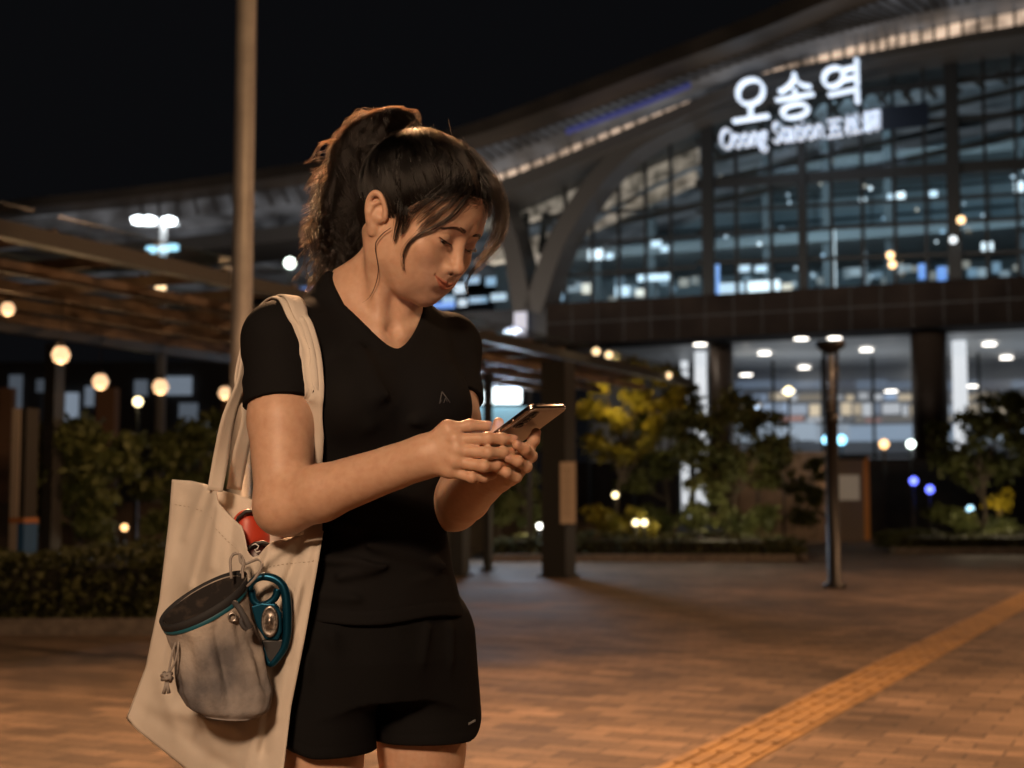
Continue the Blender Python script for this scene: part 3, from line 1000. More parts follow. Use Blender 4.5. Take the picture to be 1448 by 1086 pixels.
E_w, E_y, E_b, E_am, E_g = em("white_globe", (1, .97, .86), 6), em("yellow_globe", (1, .80, .42), 5), em("blue_globe", (.12, .16, 1), 4), em("amber_globe", (1, .55, .22), 3.5), em("greenish_globe", (.86, 1, .90), 6)
path_lamp(410, 372, 40, .16, E_g, "greenish white globe lamp on a mast between the pole and her ponytail")
path_lamp(195, 568, 20, .07, E_y, "pale yellow globe lamp low under the canopy, left of the pendants' end")
path_lamp(176, 746, 22, .055, E_am, "amber globe lamp close to the ground beyond the left hedge")
path_lamp(899, 739, 26, .06, E_y, "pale yellow globe of a close pair over the middle hedge, the left one")
path_lamp(911, 739, 26, .06, E_y, "pale yellow globe of a close pair over the middle hedge, the right one")
path_lamp(763, 744, 24, .05, E_w, "small white globe lamp low beside the canopy's thick post")
path_lamp(870, 700, 28, .06, E_y, "dim yellow globe lamp between the trees right of the thick post")
path_lamp(1292, 680, 34, .10, E_b, "deep blue globe lamp on the dark wall at right, the higher of two")
path_lamp(1315, 692, 34, .10, E_b, "deep blue globe lamp on the dark wall at right, the lower of two")
path_lamp(1250, 628, 36, .12, E_am, "amber globe lamp in front of the bronze column")
path_lamp(1288, 628, 36, .11, E_g, "greenish globe lamp right of the amber one by the bronze column")
pa_ = path_lamp(1107, 631, 36, .13, E_am, "orange globe lamp low before the shop front, left of the post lamp")
l_ = bpy.data.lights.new("globe_light", 'POINT'); l_.energy = 45; l_.color = (1, .62, .34); l_.shadow_soft_size = .15
o_ = bpy.data.objects.new("globe_light", l_); COL.objects.link(o_); o_.parent = pa_; o_.location = (0, -.45, CAM_Z + (704.8 - 640) * 36 / FPX)
path_lamp(1169, 622, 36, .12, em("cyan_globe", (.25, .70, 1), 4), "cyan globe lamp just left of the dark post lamp")
path_lamp(1190, 622, 36, .13, em("cyan_globe", (.25, .70, 1), 4), "cyan globe lamp just right of the dark post lamp")
path_lamp(1115, 553, 38, .12, E_y, "warm globe lamp high before the shop front above the trees")
path_lamp(1372, 720, 33, .09, em("pale_cyan", (.45, .8, 1), 2.5), "pale cyan globe low over the right hedge")
path_lamp(1070, 578, 37, .10, em("ice_blue", (.55, .75, 1), 3), "ice blue globe before the shop front above the middle tree")

# ---- bus stop with a white light box
bs_o = at(703, 700, 24); bs_o.z = 0
stop = empty("bus_shelter", bs_o)
tag(stop, "small glass shelter with a bright white light box beyond her hands", "bus shelter")
zz = lambda y: CAM_Z + (704.8 - y) * 24 / FPX
b = MB()
for x in (-.55, .55): b.box((x, 0, zz(545) / 2), (.08, .08, zz(545)))
b.build("post", M_steel2, stop)
b = MB(); b.box((.02, -.06, zz(560)), (.78, .10, .27)); o = b.build("light_box", mat("light_box", (.8, .8, .8), .4, emit=(.84, .97, 1), estr=3.2), stop)
m_ = o.modifiers.new("bevel", 'BEVEL'); m_.width = .04; m_.segments = 3
b = MB(); b.box((0, .05, zz(592)), (1.0, .03, .40)); b.build("reflection_pane", mat("reflection_pane", (.3, .5, .6), .3, emit=(.30, .62, .80), estr=.45), stop)  # blue glow put into the pane in place of a reflection
b = MB(); b.box((0, .3, zz(543)), (1.4, .9, .08)); b.build("roof", M_steel2, stop)
al = area("shelter_light", (bs_o.x, bs_o.y - .2, zz(575)), (bs_o.x - .2, 17.0, 0), 110, (.66, .80, 1), .8, .2, stop)

# ---- kiosk, dark wall, low wall, people
kx = at(1188, 700, 36); kx.z = 0
kiosk = empty("ticket_kiosk", kx); tag(kiosk, "beige kiosk with an orange edge behind the post lamp", "kiosk")
k = 36 / FPX
b = MB(); b.box((0, 0, 1.0), (56 * k, .9, 2.0)); b.build("cabinet", mat("beige_cabinet", (.36, .28, .22), .6), kiosk)
b = MB(); b.box((31 * k, -.02, 1.02), (7 * k, .94, 2.1)); b.build("orange_side", mat("orange_panel", (.55, .17, .03), .5, emit=(1, .35, .06), estr=.04), kiosk)
b = MB(); b.box((6 * k, -.46, 1.30), (30 * k, .02, .62)); b.build("poster", mat("kiosk_poster", (.48, .38, .30), .5, emit=(1, .78, .55), estr=.10), kiosk)
b = MB(); b.box((0, 0, 2.04), (62 * k, 1.0, .09)); b.build("roof", M_dk, kiosk)
for i, (x, w, h, c) in enumerate(((1106, 130, 2.2, (.30, .24, .19)), (1345, 230, 2.0, (.035, .032, .032)), (830, 250, .55, (.24, .19, .15)), (560, 300, .8, (.12, .10, .085)), (60, 420, .9, (.13, .105, .085)))):
    Yw = (38, 38, 33, 30, 24)[i]
    q = at(x, 700, Yw); k = Yw / FPX
    b = MB(); b.box((0, 0, h / 2), (w * k, .25, h), -.2); b.box((0, 0, h + .03), (w * k + .1, .33, .06), -.2)
    m_ = mat("wall_render", c, .8); vary(m_, tuple(v * .75 for v in c), tuple(v * 1.15 for v in c), 2, 5)
    o = b.build("low_wall", m_, None, None); o.location = (q.x, q.y, 0)
    tag(o, ("beige low wall left of the kiosk in front of the shops", "tall dark wall behind the right-hand hedge", "low stone wall behind the middle hedge under the trees", "grey low wall behind the woman beyond the canopy", "brown low wall under the canopy behind the left hedge")[i], "wall")


def stand_person(x, y_foot, Yd, label, shirt, trousers, h=1.68, step=.12, fz=0):
    q = at(x, y_foot, Yd)
    root = empty("person", (q.x, q.y, 0), fz); tag(root, label, "person", "people walking far off on the plaza")
    s_ = h / 1.7
    f1 = lambda P: np.minimum(cap(P, (0, 0, .90), (-.06 - step * 0, step, .06), .085, .045), cap(P, (0, 0, .90), (.07, -step, .06), .085, .045))
    f2 = lambda P: smin(smin(ell(P, (0, 0, 1.18), (.19, .12, .28)), cap(P, (-.19, 0, 1.38), (-.24, .05, .88), .052, .038), .03), cap(P, (.19, 0, 1.38), (.25, -.06, .88), .052, .038), .03)
    f3 = lambda P: smin(ell(P, (0, -.01, 1.60), (.078, .095, .115)), cap(P, (0, .01, 1.42), (0, 0, 1.55), .052, .05), .03)
    bodyf = lambda P: smin(smin(f1(P), f2(P), .05), f3(P), .03)
    v, q_ = nets(bodyf, (-.36, -.32, 0), (.36, .32, 1.75), .022)
    np_mesh("body", v * s_, q_, mat("walker_skin", (.35, .22, .16), .6), root)
    v, q_ = nets(lambda P: np.maximum(f2(P) - .012, .86 - P[:, 2]), (-.38, -.32, .8), (.38, .32, 1.55), .022); np_mesh("jacket", v * s_, q_, mat("walker_jacket", shirt, .8), root)
    v, q_ = nets(lambda P: np.maximum(f1(P) - .012, P[:, 2] - .98), (-.36, -.36, 0), (.36, .36, 1.05), .022); np_mesh("trousers", v * s_, q_, mat("walker_trousers", trousers, .8), root)
    v, q_ = nets(lambda P: np.maximum(ell(P, (0, .012, 1.625), (.086, .10, .108)), 1.60 - P[:, 2] - .5 * P[:, 1]), (-.15, -.15, 1.45), (.15, .16, 1.78), .014); np_mesh("hair", v * s_, q_, mat("walker_hair", (.012, .01, .01), .6), root)
    return root


stand_person(1217, 760, 37, "person in dark clothes walking beside the kiosk far off", (.02, .02, .025), (.025, .025, .03), fz=.6)
stand_person(1207, 760, 39, "person in a pale top half hidden behind the walker by the kiosk", (.30, .30, .30), (.06, .06, .07), fz=2.4)

# ---- far office block and lit windows behind the canopy at left
fb_o = at(120, 700, 60); fb_o.z = 0
block = empty("low_building", fb_o); tag(block, "dim low building with pale bluish windows seen under the canopy at left", "building")
k = 60 / FPX
b = MB(); b.box((0, 2, 3.4), (520 * k, 4, 6.8)); b.build("wall", mat("building_wall", (.07, .065, .062), .8), block)
for (x, y, w, h, s) in ((72, 580, 22, 46, .10), (100, 575, 18, 40, .13), (125, 560, 12, 28, .08), (250, 545, 40, 26, .10), (198, 548, 18, 22, .05), (60, 545, 20, 18, .03), (20, 560, 18, 60, .04), (265, 590, 26, 40, .05)):
    c = at(x, y, 59.7) - fb_o
    b = MB(); b.box((c.x, -.15, c.z), (w * k, .1, h * k)); b.build("window", mat("dim_window", (.3, .35, .4), .3, emit=(.62, .76, .95), estr=s * 2.2), block)
for (x, w) in ((152, 26), (330, 26), (10, 18)):
    c = at(x, 600, 28); q = empty("brown_column", (c.x, c.y, 0)); tag(q, {152: "brown square column standing under the canopy between pendant lamps", 330: "brown square column just behind the tall pole", 10: "brown square column at the picture's left edge"}[x], "column")
    b = MB(); w_ = w * 28 / FPX; b.box((0, 0, 1.6), (w_, w_, 3.2)); b.build("shaft", mat("brown_stone", (.20, .12, .075), .7), q)
    b = MB(); b.box((0, 0, .12), (w_ + .1, w_ + .1, .24)); b.build("base", M_kerb, q)
ps = at(35, 700, 13.8)
gp = empty("gate_post", (ps.x, ps.y, 0)); tag(gp, "grey square post with a blue band behind the left hedge", "post")
b = MB(); b.box((0, 0, .95), (.16, .16, 1.90), PANG); b.build("shaft", M_steel2, gp)
b = MB(); b.box((-.075, -.05, 1.0), (.03, .10, 1.8), PANG); b.build("pale_edge", mat("pale_edge", (.35, .30, .26), .6), gp)
b = MB(); b.box((0, 0, .62), (.18, .18, .34), PANG); b.build("blue_band", mat("blue_band", (.02, .09, .24), .5), gp)
b = MB(); b.box((0, 0, .82), (.19, .19, .05), PANG); b.build("orange_band", mat("orange_band", (.35, .14, .05), .5), gp)
hd = at(215, 735, 30); hb_ = empty("hoarding", (hd.x, hd.y, 0)); tag(hb_, "pale striped panel on legs beyond the left hedge", "hoarding")
b = MB(); b.box((0, 0, .62), (.66, .04, .46)); b.build("panel", mat("pale_panel", (.36, .33, .31), .6), hb_)
b = MB()
for x in (-.18, 0, .18): b.box((x, -.025, .62), (.05, .01, .40))
b.build("stripe", mat("green_stripe", (.04, .10, .07), .6), hb_)
b = MB()
for x in (-.28, .28): b.box((x, 0, .2), (.04, .04, .40))
b.build("leg", M_steel2, hb_)


# ---- planting
def leaf_mat(name, c1, c2):
    m = mat(name, c1, .55, spec=.3)
    at_ = nd(m, "ShaderNodeObjectInfo")
    vary(m, c1, c2, 2.2, 4, lo=.3, hi=.7)
    bsdf(m).inputs["Transmission Weight"].default_value = 0
    return m


M_leafd = leaf_mat("dark_leaves", (.035, .048, .016), (.105, .115, .034))
M_leafy = leaf_mat("lamplit_leaves", (.10, .095, .012), (.26, .21, .025))  # yellow lamplight put into the leaf colour
M_hedge = leaf_mat("hedge_leaves", (.028, .036, .012), (.080, .084, .028))
M_bark = mat("bark", (.06, .045, .035), .9); vary(M_bark, (.04, .03, .022), (.09, .07, .05), 12, 5)


def leaves(P, size, rs_):
    n = len(P)
    a = rs_.normal(size=(n, 3)); a /= np.linalg.norm(a, axis=1)[:, None]
    b_ = np.cross(a, rs_.normal(size=(n, 3))); b_ /= np.linalg.norm(b_, axis=1)[:, None]
    s = size * rs_.uniform(.6, 1.3, (n, 1))
    V_ = np.stack([P - a * s, P + b_ * s * .45, P + a * s, P - b_ * s * .45], 1).reshape(-1, 3)
    return V_, np.arange(4 * n).reshape(-1, 4)


def hedge(x0, x1, ytop, Yd, depth, label, n, h=None):
    a, c = at(x0, 700, Yd), at(x1, 700, Yd)
    h = h or CAM_Z - (ytop - 704.8) * Yd / FPX
    w = c.x - a.x
    root = empty("hedge", ((a.x + c.x) / 2, Yd + depth / 2, 0)); tag(root, label, "hedge", "clipped hedges along the plaza")
    u = rn.uniform(-1, 1, (n, 3))
    f = rn.randint(0, 6, n)
    for i in range(3):
        u[f == i * 2, i] = rn.uniform(.82, 1.05, (f == i * 2).sum()); u[f == i * 2 + 1, i] = rn.uniform(-1.05, -.82, (f == i * 2 + 1).sum())
    P = u * np.array((w / 2, depth / 2, h / 2 - .05)) + np.array((0, 0, h / 2 + .03))
    P[:, 2] += .05 * np.sin(P[:, 0] * 3.1) * (u[:, 2] > .5) + .03 * np.sin(P[:, 0] * 9 + P[:, 1] * 5) * (u[:, 2] > .5)
    V_, F_ = leaves(P, .045, rn)
    np_mesh("foliage", V_, F_, M_hedge, root, smooth=False)
    b = MB(); b.box((0, 0, h / 2 - .02), (w - .14, depth - .14, h - .16)); b.build("inner_box", mat("hedge_core", (.012, .012, .006), .95), root)  # solid dark box fills the hedge behind the leaves


hedge(-150, 236, 784, 11.15, 2.0, "dark clipped hedge at the left edge of the plaza", 9000)
hedge(812, 1125, 757, 23.8, 1.6, "dark clipped hedge below the middle trees", 5000)
hedge(700, 806, 757, 23.8, 1.4, "short dark hedge just left of the thick canopy post", 2500)
hedge(1268, 1580, 753, 27.0, 1.6, "dark clipped hedge at the right below the dark wall", 5000)
hedge(1085, 1140, 768, 23.6, .7, "small yellowish shrub block at the right end of the middle hedge", 700)


def tree(x, ybase, Yd, crown, label, n, m, lsize=.07, seed=1):
    low = [(c[0] + (7 if i % 2 else -9), 728 + 9 * (i % 3), c[2] * .62) for i, c in enumerate(crown) if i % 2 == 0 and len(crown) > 4]
    n = int(n * (1 + .5 * len(low) / len(crown)))
    ncore = len(crown); crown = list(crown) + low
    """crown: list of (px, py, radius px) blobs"""
    q = at(x, 700, Yd); q.z = 0; k = Yd / FPX
    root = empty("tree", q); tag(root, label, "tree", "young trees around the plaza")
    r_ = np.random.RandomState(seed)
    b = MB(); cs = []
    ctr = np.mean([c[:2] for c in crown[:ncore]], axis=0)
    top = Vector(((ctr[0] - x) * k, 0, CAM_Z + (704.8 - ctr[1]) * k))
    b.tube([(0, 0, 0), Vector((top.x * .25, .03, top.z * .45)), Vector((top.x * .8, 0, top.z * .8)), top], [.045, .036, .026, .012], 8)
    for (cx, cy, r) in crown:
        c = Vector(((cx - x) * k, r_.uniform(-.5, .5) * r * k, CAM_Z + (704.8 - cy) * k))
        s = Vector((top.x * .5, 0, min(c.z * .8, top.z * r_.uniform(.45, .75))))
        b.tube([s, s.lerp(c, .5) + Vector((0, 0, .08)), c], [.03, .02, .008], 6)
        cs.append((c, r * k))
    b.build("trunk", M_bark, root)
    P = []
    for c, r in cs:
        for _ in range(7):                         # sprays inside each blob
            d = r_.normal(size=3); d /= np.linalg.norm(d)
            cc = np.array(c) + d * r * r_.uniform(.35, .95)
            mm = n // (len(cs) * 7)
            P.append(cc + r_.normal(size=(mm, 3)) * r * np.array((.26, .26, .17)))
    V_, F_ = leaves(np.vstack(P), lsize, r_)
    np_mesh("crown", V_, F_, m, root, smooth=False)


tree(1042, 790, 26, [(985, 640, 34), (1020, 600, 36), (1060, 580, 34), (1085, 620, 34), (1040, 650, 36), (1000, 690, 26), (1090, 670, 28), (965, 600, 24)], "leafy young tree behind the middle hedge", 5200, M_leafd, .085, 3)
tree(950, 790, 29, [(925, 600, 30), (960, 560, 30), (900, 640, 28), (980, 590, 26), (940, 650, 30), (890, 690, 26)], "dark young tree left of the leafiest one, behind the middle hedge", 4200, M_leafd, .08, 5)
tree(868, 790, 28, [(850, 540, 22), (880, 520, 20), (912, 518, 22), (835, 580, 22), (870, 590, 26), (850, 630, 26), (905, 560, 24), (938, 528, 16), (930, 590, 22), (955, 560, 18), (880, 640, 24), (915, 620, 20)], "tree with yellow lamplit leaves right of the thick canopy post", 6400, M_leafy, .07, 7)
tree(740, 790, 26, [(720, 640, 28), (745, 690, 30), (765, 620, 24), (715, 720, 26), (760, 730, 22)], "dark small tree just beyond her hands", 3000, M_leafd, .075, 9)
tree(1395, 780, 29, [(1345, 640, 30), (1380, 600, 34), (1420, 590, 34), (1440, 630, 30), (1370, 660, 30), (1405, 650, 34), (1330, 600, 20)], "dark tree at the right behind the hedge", 5000, M_leafd, .085, 11)
tree(1470, 780, 31, [(1455, 610, 34), (1490, 600, 34), (1470, 650, 34), (1450, 570, 22)], "dark tree cut by the picture's right edge", 3000, M_leafd, .085, 12)
tree(1180, 780, 33, [(1150, 700, 20), (1120, 690, 22), (1135, 730, 22), (1160, 660, 18)], "thin small shrub-like tree left of the post lamp", 1500, M_leafd, .08, 13)
tree(110, 800, 17, [(70, 640, 40), (110, 625, 38), (150, 650, 40), (95, 690, 40), (140, 700, 36), (180, 640, 30), (60, 700, 30)], "dark bushy tree behind the left hedge", 5600, M_leafd, .075, 15)
tree(280, 800, 19, [(250, 640, 34), (290, 620, 34), (270, 690, 34), (310, 660, 30), (225, 690, 26), (300, 600, 24)], "dark tree behind the tall pole", 4200, M_leafd, .075, 17)
tree(1412, 760, 32, [(1410, 705, 10), (1422, 700, 12), (1416, 715, 10), (1398, 712, 8)], "tiny yellow lit shrub over the right hedge", 700, M_leafy, .05, 19)
for (x, y, Yd, e) in ((872, 560, 27.2, 42), (1412, 722, 31.4, 24)):
    l = bpy.data.lights.new("tree_light", 'POINT'); l.energy = e; l.color = (1, .72, .22); l.shadow_soft_size = .1
    o = bpy.data.objects.new("tree_light", l); COL.objects.link(o); o.location = at(x, y, Yd)

for (x, y, Yd, e) in ((1000, 735, 24.9, 20), (1075, 735, 24.9, 16), (1370, 735, 27.9, 18), (1430, 735, 27.9, 18), (110, 760, 15.2, 7), (270, 760, 17.2, 6), (745, 745, 24.9, 12), (925, 735, 27.4, 16)):  # point lights added to lift the dark trees
    l = bpy.data.lights.new("tree_light", 'POINT'); l.energy = e; l.color = (1, .80, .52); l.shadow_soft_size = .12
    o = bpy.data.objects.new("tree_light", l); COL.objects.link(o); o.location = at(x, y, Yd)
# ------------------------------------------------------------------ the woman
YAW = math.radians(30)
BO = Vector((-0.203, 2.1, 0))
RB = rotm(0, 0, YAW)
person = empty("person", BO, YAW)
tag(person, "young woman in black tee and shorts with a ponytail, looking down at a phone", "person")


def bl(px, py, y):
    """photo pixel + distance -> body frame"""
    p = at(px, py, y) - BO
    return np.array(p, np.float32) @ RB


def w2b(p):
    return (np.asarray(p, np.float32) - np.array(BO, np.float32)) @ RB


# head frame
PSI, PHI, ROLL = math.radians(57), math.radians(31), math.radians(-2)
Fh = np.array((math.cos(PHI) * math.sin(PSI), -math.cos(PHI) * math.cos(PSI), -math.sin(PHI)))
Lat = np.array((math.cos(PSI), math.sin(PSI), 0))
Up = np.cross(Lat, -Fh)
Lat, Up = Lat * math.cos(ROLL) + Up * math.sin(ROLL), Up * math.cos(ROLL) - Lat * math.sin(ROLL)
HW = np.stack([Lat, -Fh, Up], 1)
HL = (RB.T @ HW).astype(np.float32)          # head axes in the body frame (columns)
HC = bl(592, 309, 2.065)


def h2b(p):
    return np.asarray(p, np.float32) @ HL.T + HC


def b2h(P):
    return (P - HC) @ HL


# joints
SH_R, EL_R, WR_R = bl(397, 478, 2.02), bl(400, 716, 1.945), bl(596, 647, 1.865)
SH_L, EL_L, WR_L = bl(630, 490, 2.20), bl(641, 712, 2.10), bl(700, 668, 1.925)
NK_T, NK_B = bl(558, 350, 2.085), bl(529, 455, 2.12)

ZT = np.array([.74, .80, .86, .92, .98, 1.04, 1.10, 1.16, 1.22, 1.28, 1.33, 1.37])
AT = np.array([.128, .132, .124, .107, .094, .098, .112, .122, .130, .122, .090, .050])
BT = np.array([.100, .106, .100, .088, .080, .080, .084, .090, .088, .074, .056, .040])
YT = np.array([.012, .012, .010, .006, .002, .000, .000, .000, .006, .018, .028, .034])


def torso(P, off=0.0, offz=None):
    z = np.clip(P[:, 2], .74, 1.37)
    a = np.interp(z, ZT, AT); b = np.interp(z, ZT, BT); y0 = np.interp(z, ZT, YT)
    if offz is not None:
        e = np.interp(z, offz[0], offz[1]); a = a + e; b = b + e
    x, y = P[:, 0] / a, (P[:, 1] - y0) / b
    k0 = np.sqrt(x * x + y * y); k1 = np.sqrt((x / a) ** 2 + (y / b) ** 2) + 1e-9
    d = k0 * (k0 - 1) / k1
    d = np.maximum(d, P[:, 2] - 1.37)
    d = np.maximum(d, .74 - P[:, 2])
    for s in (-1, 1):
        d = smin(d, ell(P, (s * .062, -.066, 1.165), (.056, .050, .056)), .035)
        d = smin(d, ell(P, (s * .070, .060, .825), (.080, .070, .085)), .04)
    d = smin(d, cap(P, (0, .032, 1.342), SH_R * .86 + np.array((0, 0, .02)), .040, .043), .04)
    d = smin(d, cap(P, (0, .032, 1.342), SH_L * .86 + np.array((0, 0, .02)), .040, .043), .04)
    d = smin(d, cap(P, SH_R * np.array((.8, 1, 1)), SH_R, .048, .049), .03)
    d = smin(d, cap(P, SH_L * np.array((.8, 1, 1)), SH_L, .048, .049), .03)
    return d - off


def limb(P, a, b, ra, rm, rb, t=.45):
    m = a + (b - a) * t
    return smin(cap(P, a, m, ra, rm), cap(P, m, b, rm, rb), .01)


def arm(P, sh, el, wr, palm_n):
    d = limb(P, sh, el, .047, .0465, .0375, .5)
    f = limb(P, el, wr, .037, .0375, .0265, .28)
    # the wrist is wider than it is thick
    d = smin(d, f, .018)
    return d


# ---- hands: joints from the photograph, radii in metres
def fing(P, pts, r, k=.003):
    q = [bl(*p) for p in pts]
    n = len(q)
    rs = np.linspace(r, r * .78, n) * .95
    d = chain(P, q, rs, k)
    for j in (1, 2):
        d = smin(d, np.sqrt(((P - q[j]) ** 2).sum(1)) - rs[j] * 1.06, .003)
    return d


RH = dict(
    thumb=([(612, 634, 1.862), (633, 607, 1.845), (664, 602, 1.845), (688, 603, 1.850)], .0098),
    index=([(642, 622, 1.838), (690, 620, 1.826), (711, 620.5, 1.833), (724, 621.5, 1.840)], .0088),
    middle=([(645, 637, 1.836), (690, 640, 1.822), (711, 640, 1.833), (722, 639, 1.842)], .0086),
    ring=([(642, 653, 1.838), (684, 659, 1.826), (701, 658, 1.838), (710, 655, 1.848)], .0083),
    pinky=([(634, 666, 1.845), (667, 675, 1.834), (684, 675, 1.843), (697, 672, 1.852)], .0075),
)
LH = dict(
    thumb=([(694, 655, 1.91), (697, 630, 1.90), (702, 612, 1.893), (705, 598, 1.888)], .0100),
    index=([(733, 650, 1.895), (748, 634, 1.872), (755, 622, 1.866), (758, 612, 1.864)], .0088),
    middle=([(735, 656, 1.893), (751, 645, 1.862), (742, 635, 1.842), (731, 629, 1.832)], .0086),
    ring=([(730, 666, 1.890), (744, 660, 1.858), (732, 652, 1.840), (719, 648, 1.836)], .0082),
    pinky=([(720, 676, 1.890), (730, 675, 1.860), (716, 668, 1.845), (702, 662, 1.842)], .0076),
)


def hand_r(P):
    d = None
    for k, (pts, r) in RH.items():
        e = fing(P, pts, r)
        d = e if d is None else smin(d, e, .0025)
    palm = None
    for nm, w in (("index", .0120), ("middle", .0125), ("ring", .0120), ("pinky", .0105)):
        a = bl(*RH[nm][0][0])
        e = cap(P, WR_R * .94 + a * .06, a, .0185 if nm in ("middle", "ring") else .016, w * .93)
        palm = e if palm is None else smin(palm, e, .010)
    palm = smin(palm, cap(P, WR_R, bl(*RH["thumb"][0][1]), .019, .0125), .012)
    d = smin(d, palm, .006)
    for nm in ("index", "middle", "ring", "pinky"):      # knuckles
        a = bl(*RH[nm][0][0]) + np.array((0, -.004, .002))
        d = smin(d, np.sqrt(((P - a) ** 2).sum(1)) - .0085, .006)
    return d


def hand_l(P):
    d = None
    for k, (pts, r) in LH.items():
        e = fing(P, pts, r)
        d = e if d is None else smin(d, e, .0025)
    palm = None
    for nm in ("index", "middle", "ring", "pinky"):
        a = bl(*LH[nm][0][0])
        e = cap(P, WR_L, a, .0175, .0115)
        palm = e if palm is None else smin(palm, e, .010)
    palm = smin(palm, cap(P, WR_L, bl(*LH["thumb"][0][1]), .019, .0120), .012)
    return smin(d, palm, .006)


def arms_hands(P):
    r = smin(arm(P, SH_R, EL_R, WR_R, None), hand_r(P), .014)
    r = smin(r, cap(P, EL_R + (WR_R - EL_R) * .8, WR_R + (WR_R - EL_R) * .05, .0255, .0245), .01)
    l = smin(arm(P, SH_L, EL_L, WR_L, None), hand_l(P), .014)
    return np.minimum(r, l)


# ---- head in its own frame: x to her left, y to the back, z up, origin between the ears at eye level
def sy(P):
    Q = P.copy(); Q[:, 0] = np.abs(Q[:, 0]); return Q


LIDC = np.array((.0315, -.0735, -.002))


def head_base(Q):
    d = ell(Q, (0, .012, .034), (.0735, .091, .079))
    d = smin(d, ell(Q, (0, -.029, .033), (.0665, .0625, .062)), .03)
    d = smin(d, ell(Q, (0, -.030, -.030), (.0570, .0585, .056)), .03)
    jaw = chain(Q, [(.052, .006, -.040), (.045, -.012, -.066), (.025, -.050, -.086), (.000, -.067, -.0920)], [.016, .0150, .0145, .0145], .02)
    d = smin(d, jaw, .030)
    d = smin(d, ell(Q, (0, -.036, -.061), (.043, .047, .037)), .03)
    d = smin(d, ell(Q, (.031, -.052, -.050), (.023, .027, .028)), .025)       # soft cheek
    d = smin(d, ell(Q, (0, -.0735, -.0905), (.0150, .0120, .0115)), .018)     # chin
    d = smin(d, ell(Q, (.041, -.061, -.026), (.021, .020, .018)), .024)        # cheekbone
    d = smin(d, ell(Q, (0, -.074, -.061), (.027, .018, .021)), .025)           # muzzle
    d = smin(d, cap(Q, (.018, -.0840, .0170), (.036, -.0785, .0190), .0032, .0028), .024)   # brow
    d = smax(d, -ell(Q, (.0285, -.0990, -.0010), (.0175, .0115, .0115)), .022)  # socket
    nose = smin(cap(Q, (0, -.0830, .006), (0, -.1025, -.030), .0062, .0080), ell(Q, (0, -.1045, -.0340), (.0086, .0076, .0071)), .008)
    nose = smin(nose, ell(Q, (.0118, -.0960, -.0375), (.0058, .0078, .0058)), .007)
    nose = smin(nose, ell(Q, (0, -.0960, -.0410), (.0058, .0085, .0038)), .005)
    d = smin(d, nose, .011)
    d = smin(d, ell(Q, (0, -.0845, -.0500), (.0150, .0090, .0085)), .014)      # upper lip base
    lid = np.sqrt(((Q - LIDC) ** 2).sum(1)) - .0137
    return smin(d, lid, .011)


YS = np.arange(-.14, -.02, .0004, dtype=np.float32)


def ysurf(x, z, f=None):
    Pq = np.stack([np.full_like(YS, x), YS, np.full_like(YS, z)], 1)
    d = (f or head_base)(Pq)
    i = int(np.argmax(d < 0))
    return float(YS[i])


def on_face(pts, dy, f=None):
    return [(x, ysurf(x, z, f) + e, z) for (x, z), e in zip(pts, dy)]


LW = .0275


def lip_uv(Q):
    """mouth line height, upper and lower lip coordinate (0 at the line, 1 at the border), width falloff"""
    x = np.clip(Q[:, 0] / LW, 0, 1)
    zc = -.0627 + .0092 * x ** 2 + .0010 * np.exp(-(Q[:, 0] / .004) ** 2) * 0 - .0007 * np.cos(np.clip(Q[:, 0] / .010, 0, 1) * 3.14)
    w = np.sqrt(np.clip(1 - x * x, 0, 1))
    hu = .0061 * (1 - x ** 1.6) - .0011 * np.exp(-(Q[:, 0] / .0028) ** 2) + .0004
    hl = .0077 * (1 - x ** 2.2) + .0004
    return zc, (Q[:, 2] - zc) / hu, (zc - Q[:, 2]) / hl, w


def head_lips(Q):
    d = head_base(Q)
    zc, u, l, w = lip_uv(Q)
    front = np.clip((-.060 - Q[:, 1]) / .01, 0, 1)
    bump = lambda t: np.where((t > 0) & (t < 1.15), np.sin(np.clip(t / 1.15, 0, 1) ** .7 * 3.1416), 0)
    d = d - front * w * (.0027 * bump(u) + .0036 * bump(l))
    d = d + front * (.0017 * np.exp(-((Q[:, 2] - zc) / .0019) ** 2) * np.clip((LW + .0015 - Q[:, 0]) / .002, 0, 1))
    return d - front * .0008 * np.exp(-(((Q[:, 0] - .0065) / .003) ** 2 + ((Q[:, 2] + .0500) / .006) ** 2))


CREASE = on_face([(.0195, .0030), (.0260, .0066), (.0330, .0074), (.0400, .0060), (.0450, .0030)], [0] * 5)
SLIT = on_face([(.0170, -.0082), (.0235, -.0072), (.0310, -.0064), (.0390, -.0052), (.0455, -.0032)], [-.0002] * 5)
BROW = on_face([(.0085, .0180), (.0155, .0194), (.0260, .0204), (.0365, .0180), (.0450, .0128)], [0] * 5)


def face(P):
    Q = sy(P)
    d = head_lips(Q)
    d = smax(d, -ell(Q, (.0060, -.0990, -.0432), (.0026, .0036, .0018)), .003)  # nostril
    d = d + .0007 * np.exp(-(np.clip(chain(Q, CREASE, [.0001] * 5, .001), 0, 1) / .0013) ** 2)
    d = smax(d, -chain(Q, SLIT, [.0015, .0027, .0032, .0028, .0014], .001), .0016)
    return smax(d, -ell(Q, (0, ysurf(0, -.0765) - .0022, -.0765), (.014, .0045, .0042)), .010)      # below the lip


EARS = []
for _s in (-1, 1):
    Re = rotm(math.radians(-12), 0, _s * math.radians(-24))
    EARS.append((_s, np.array((_s * .0745, .014, -.016), np.float32), Re))


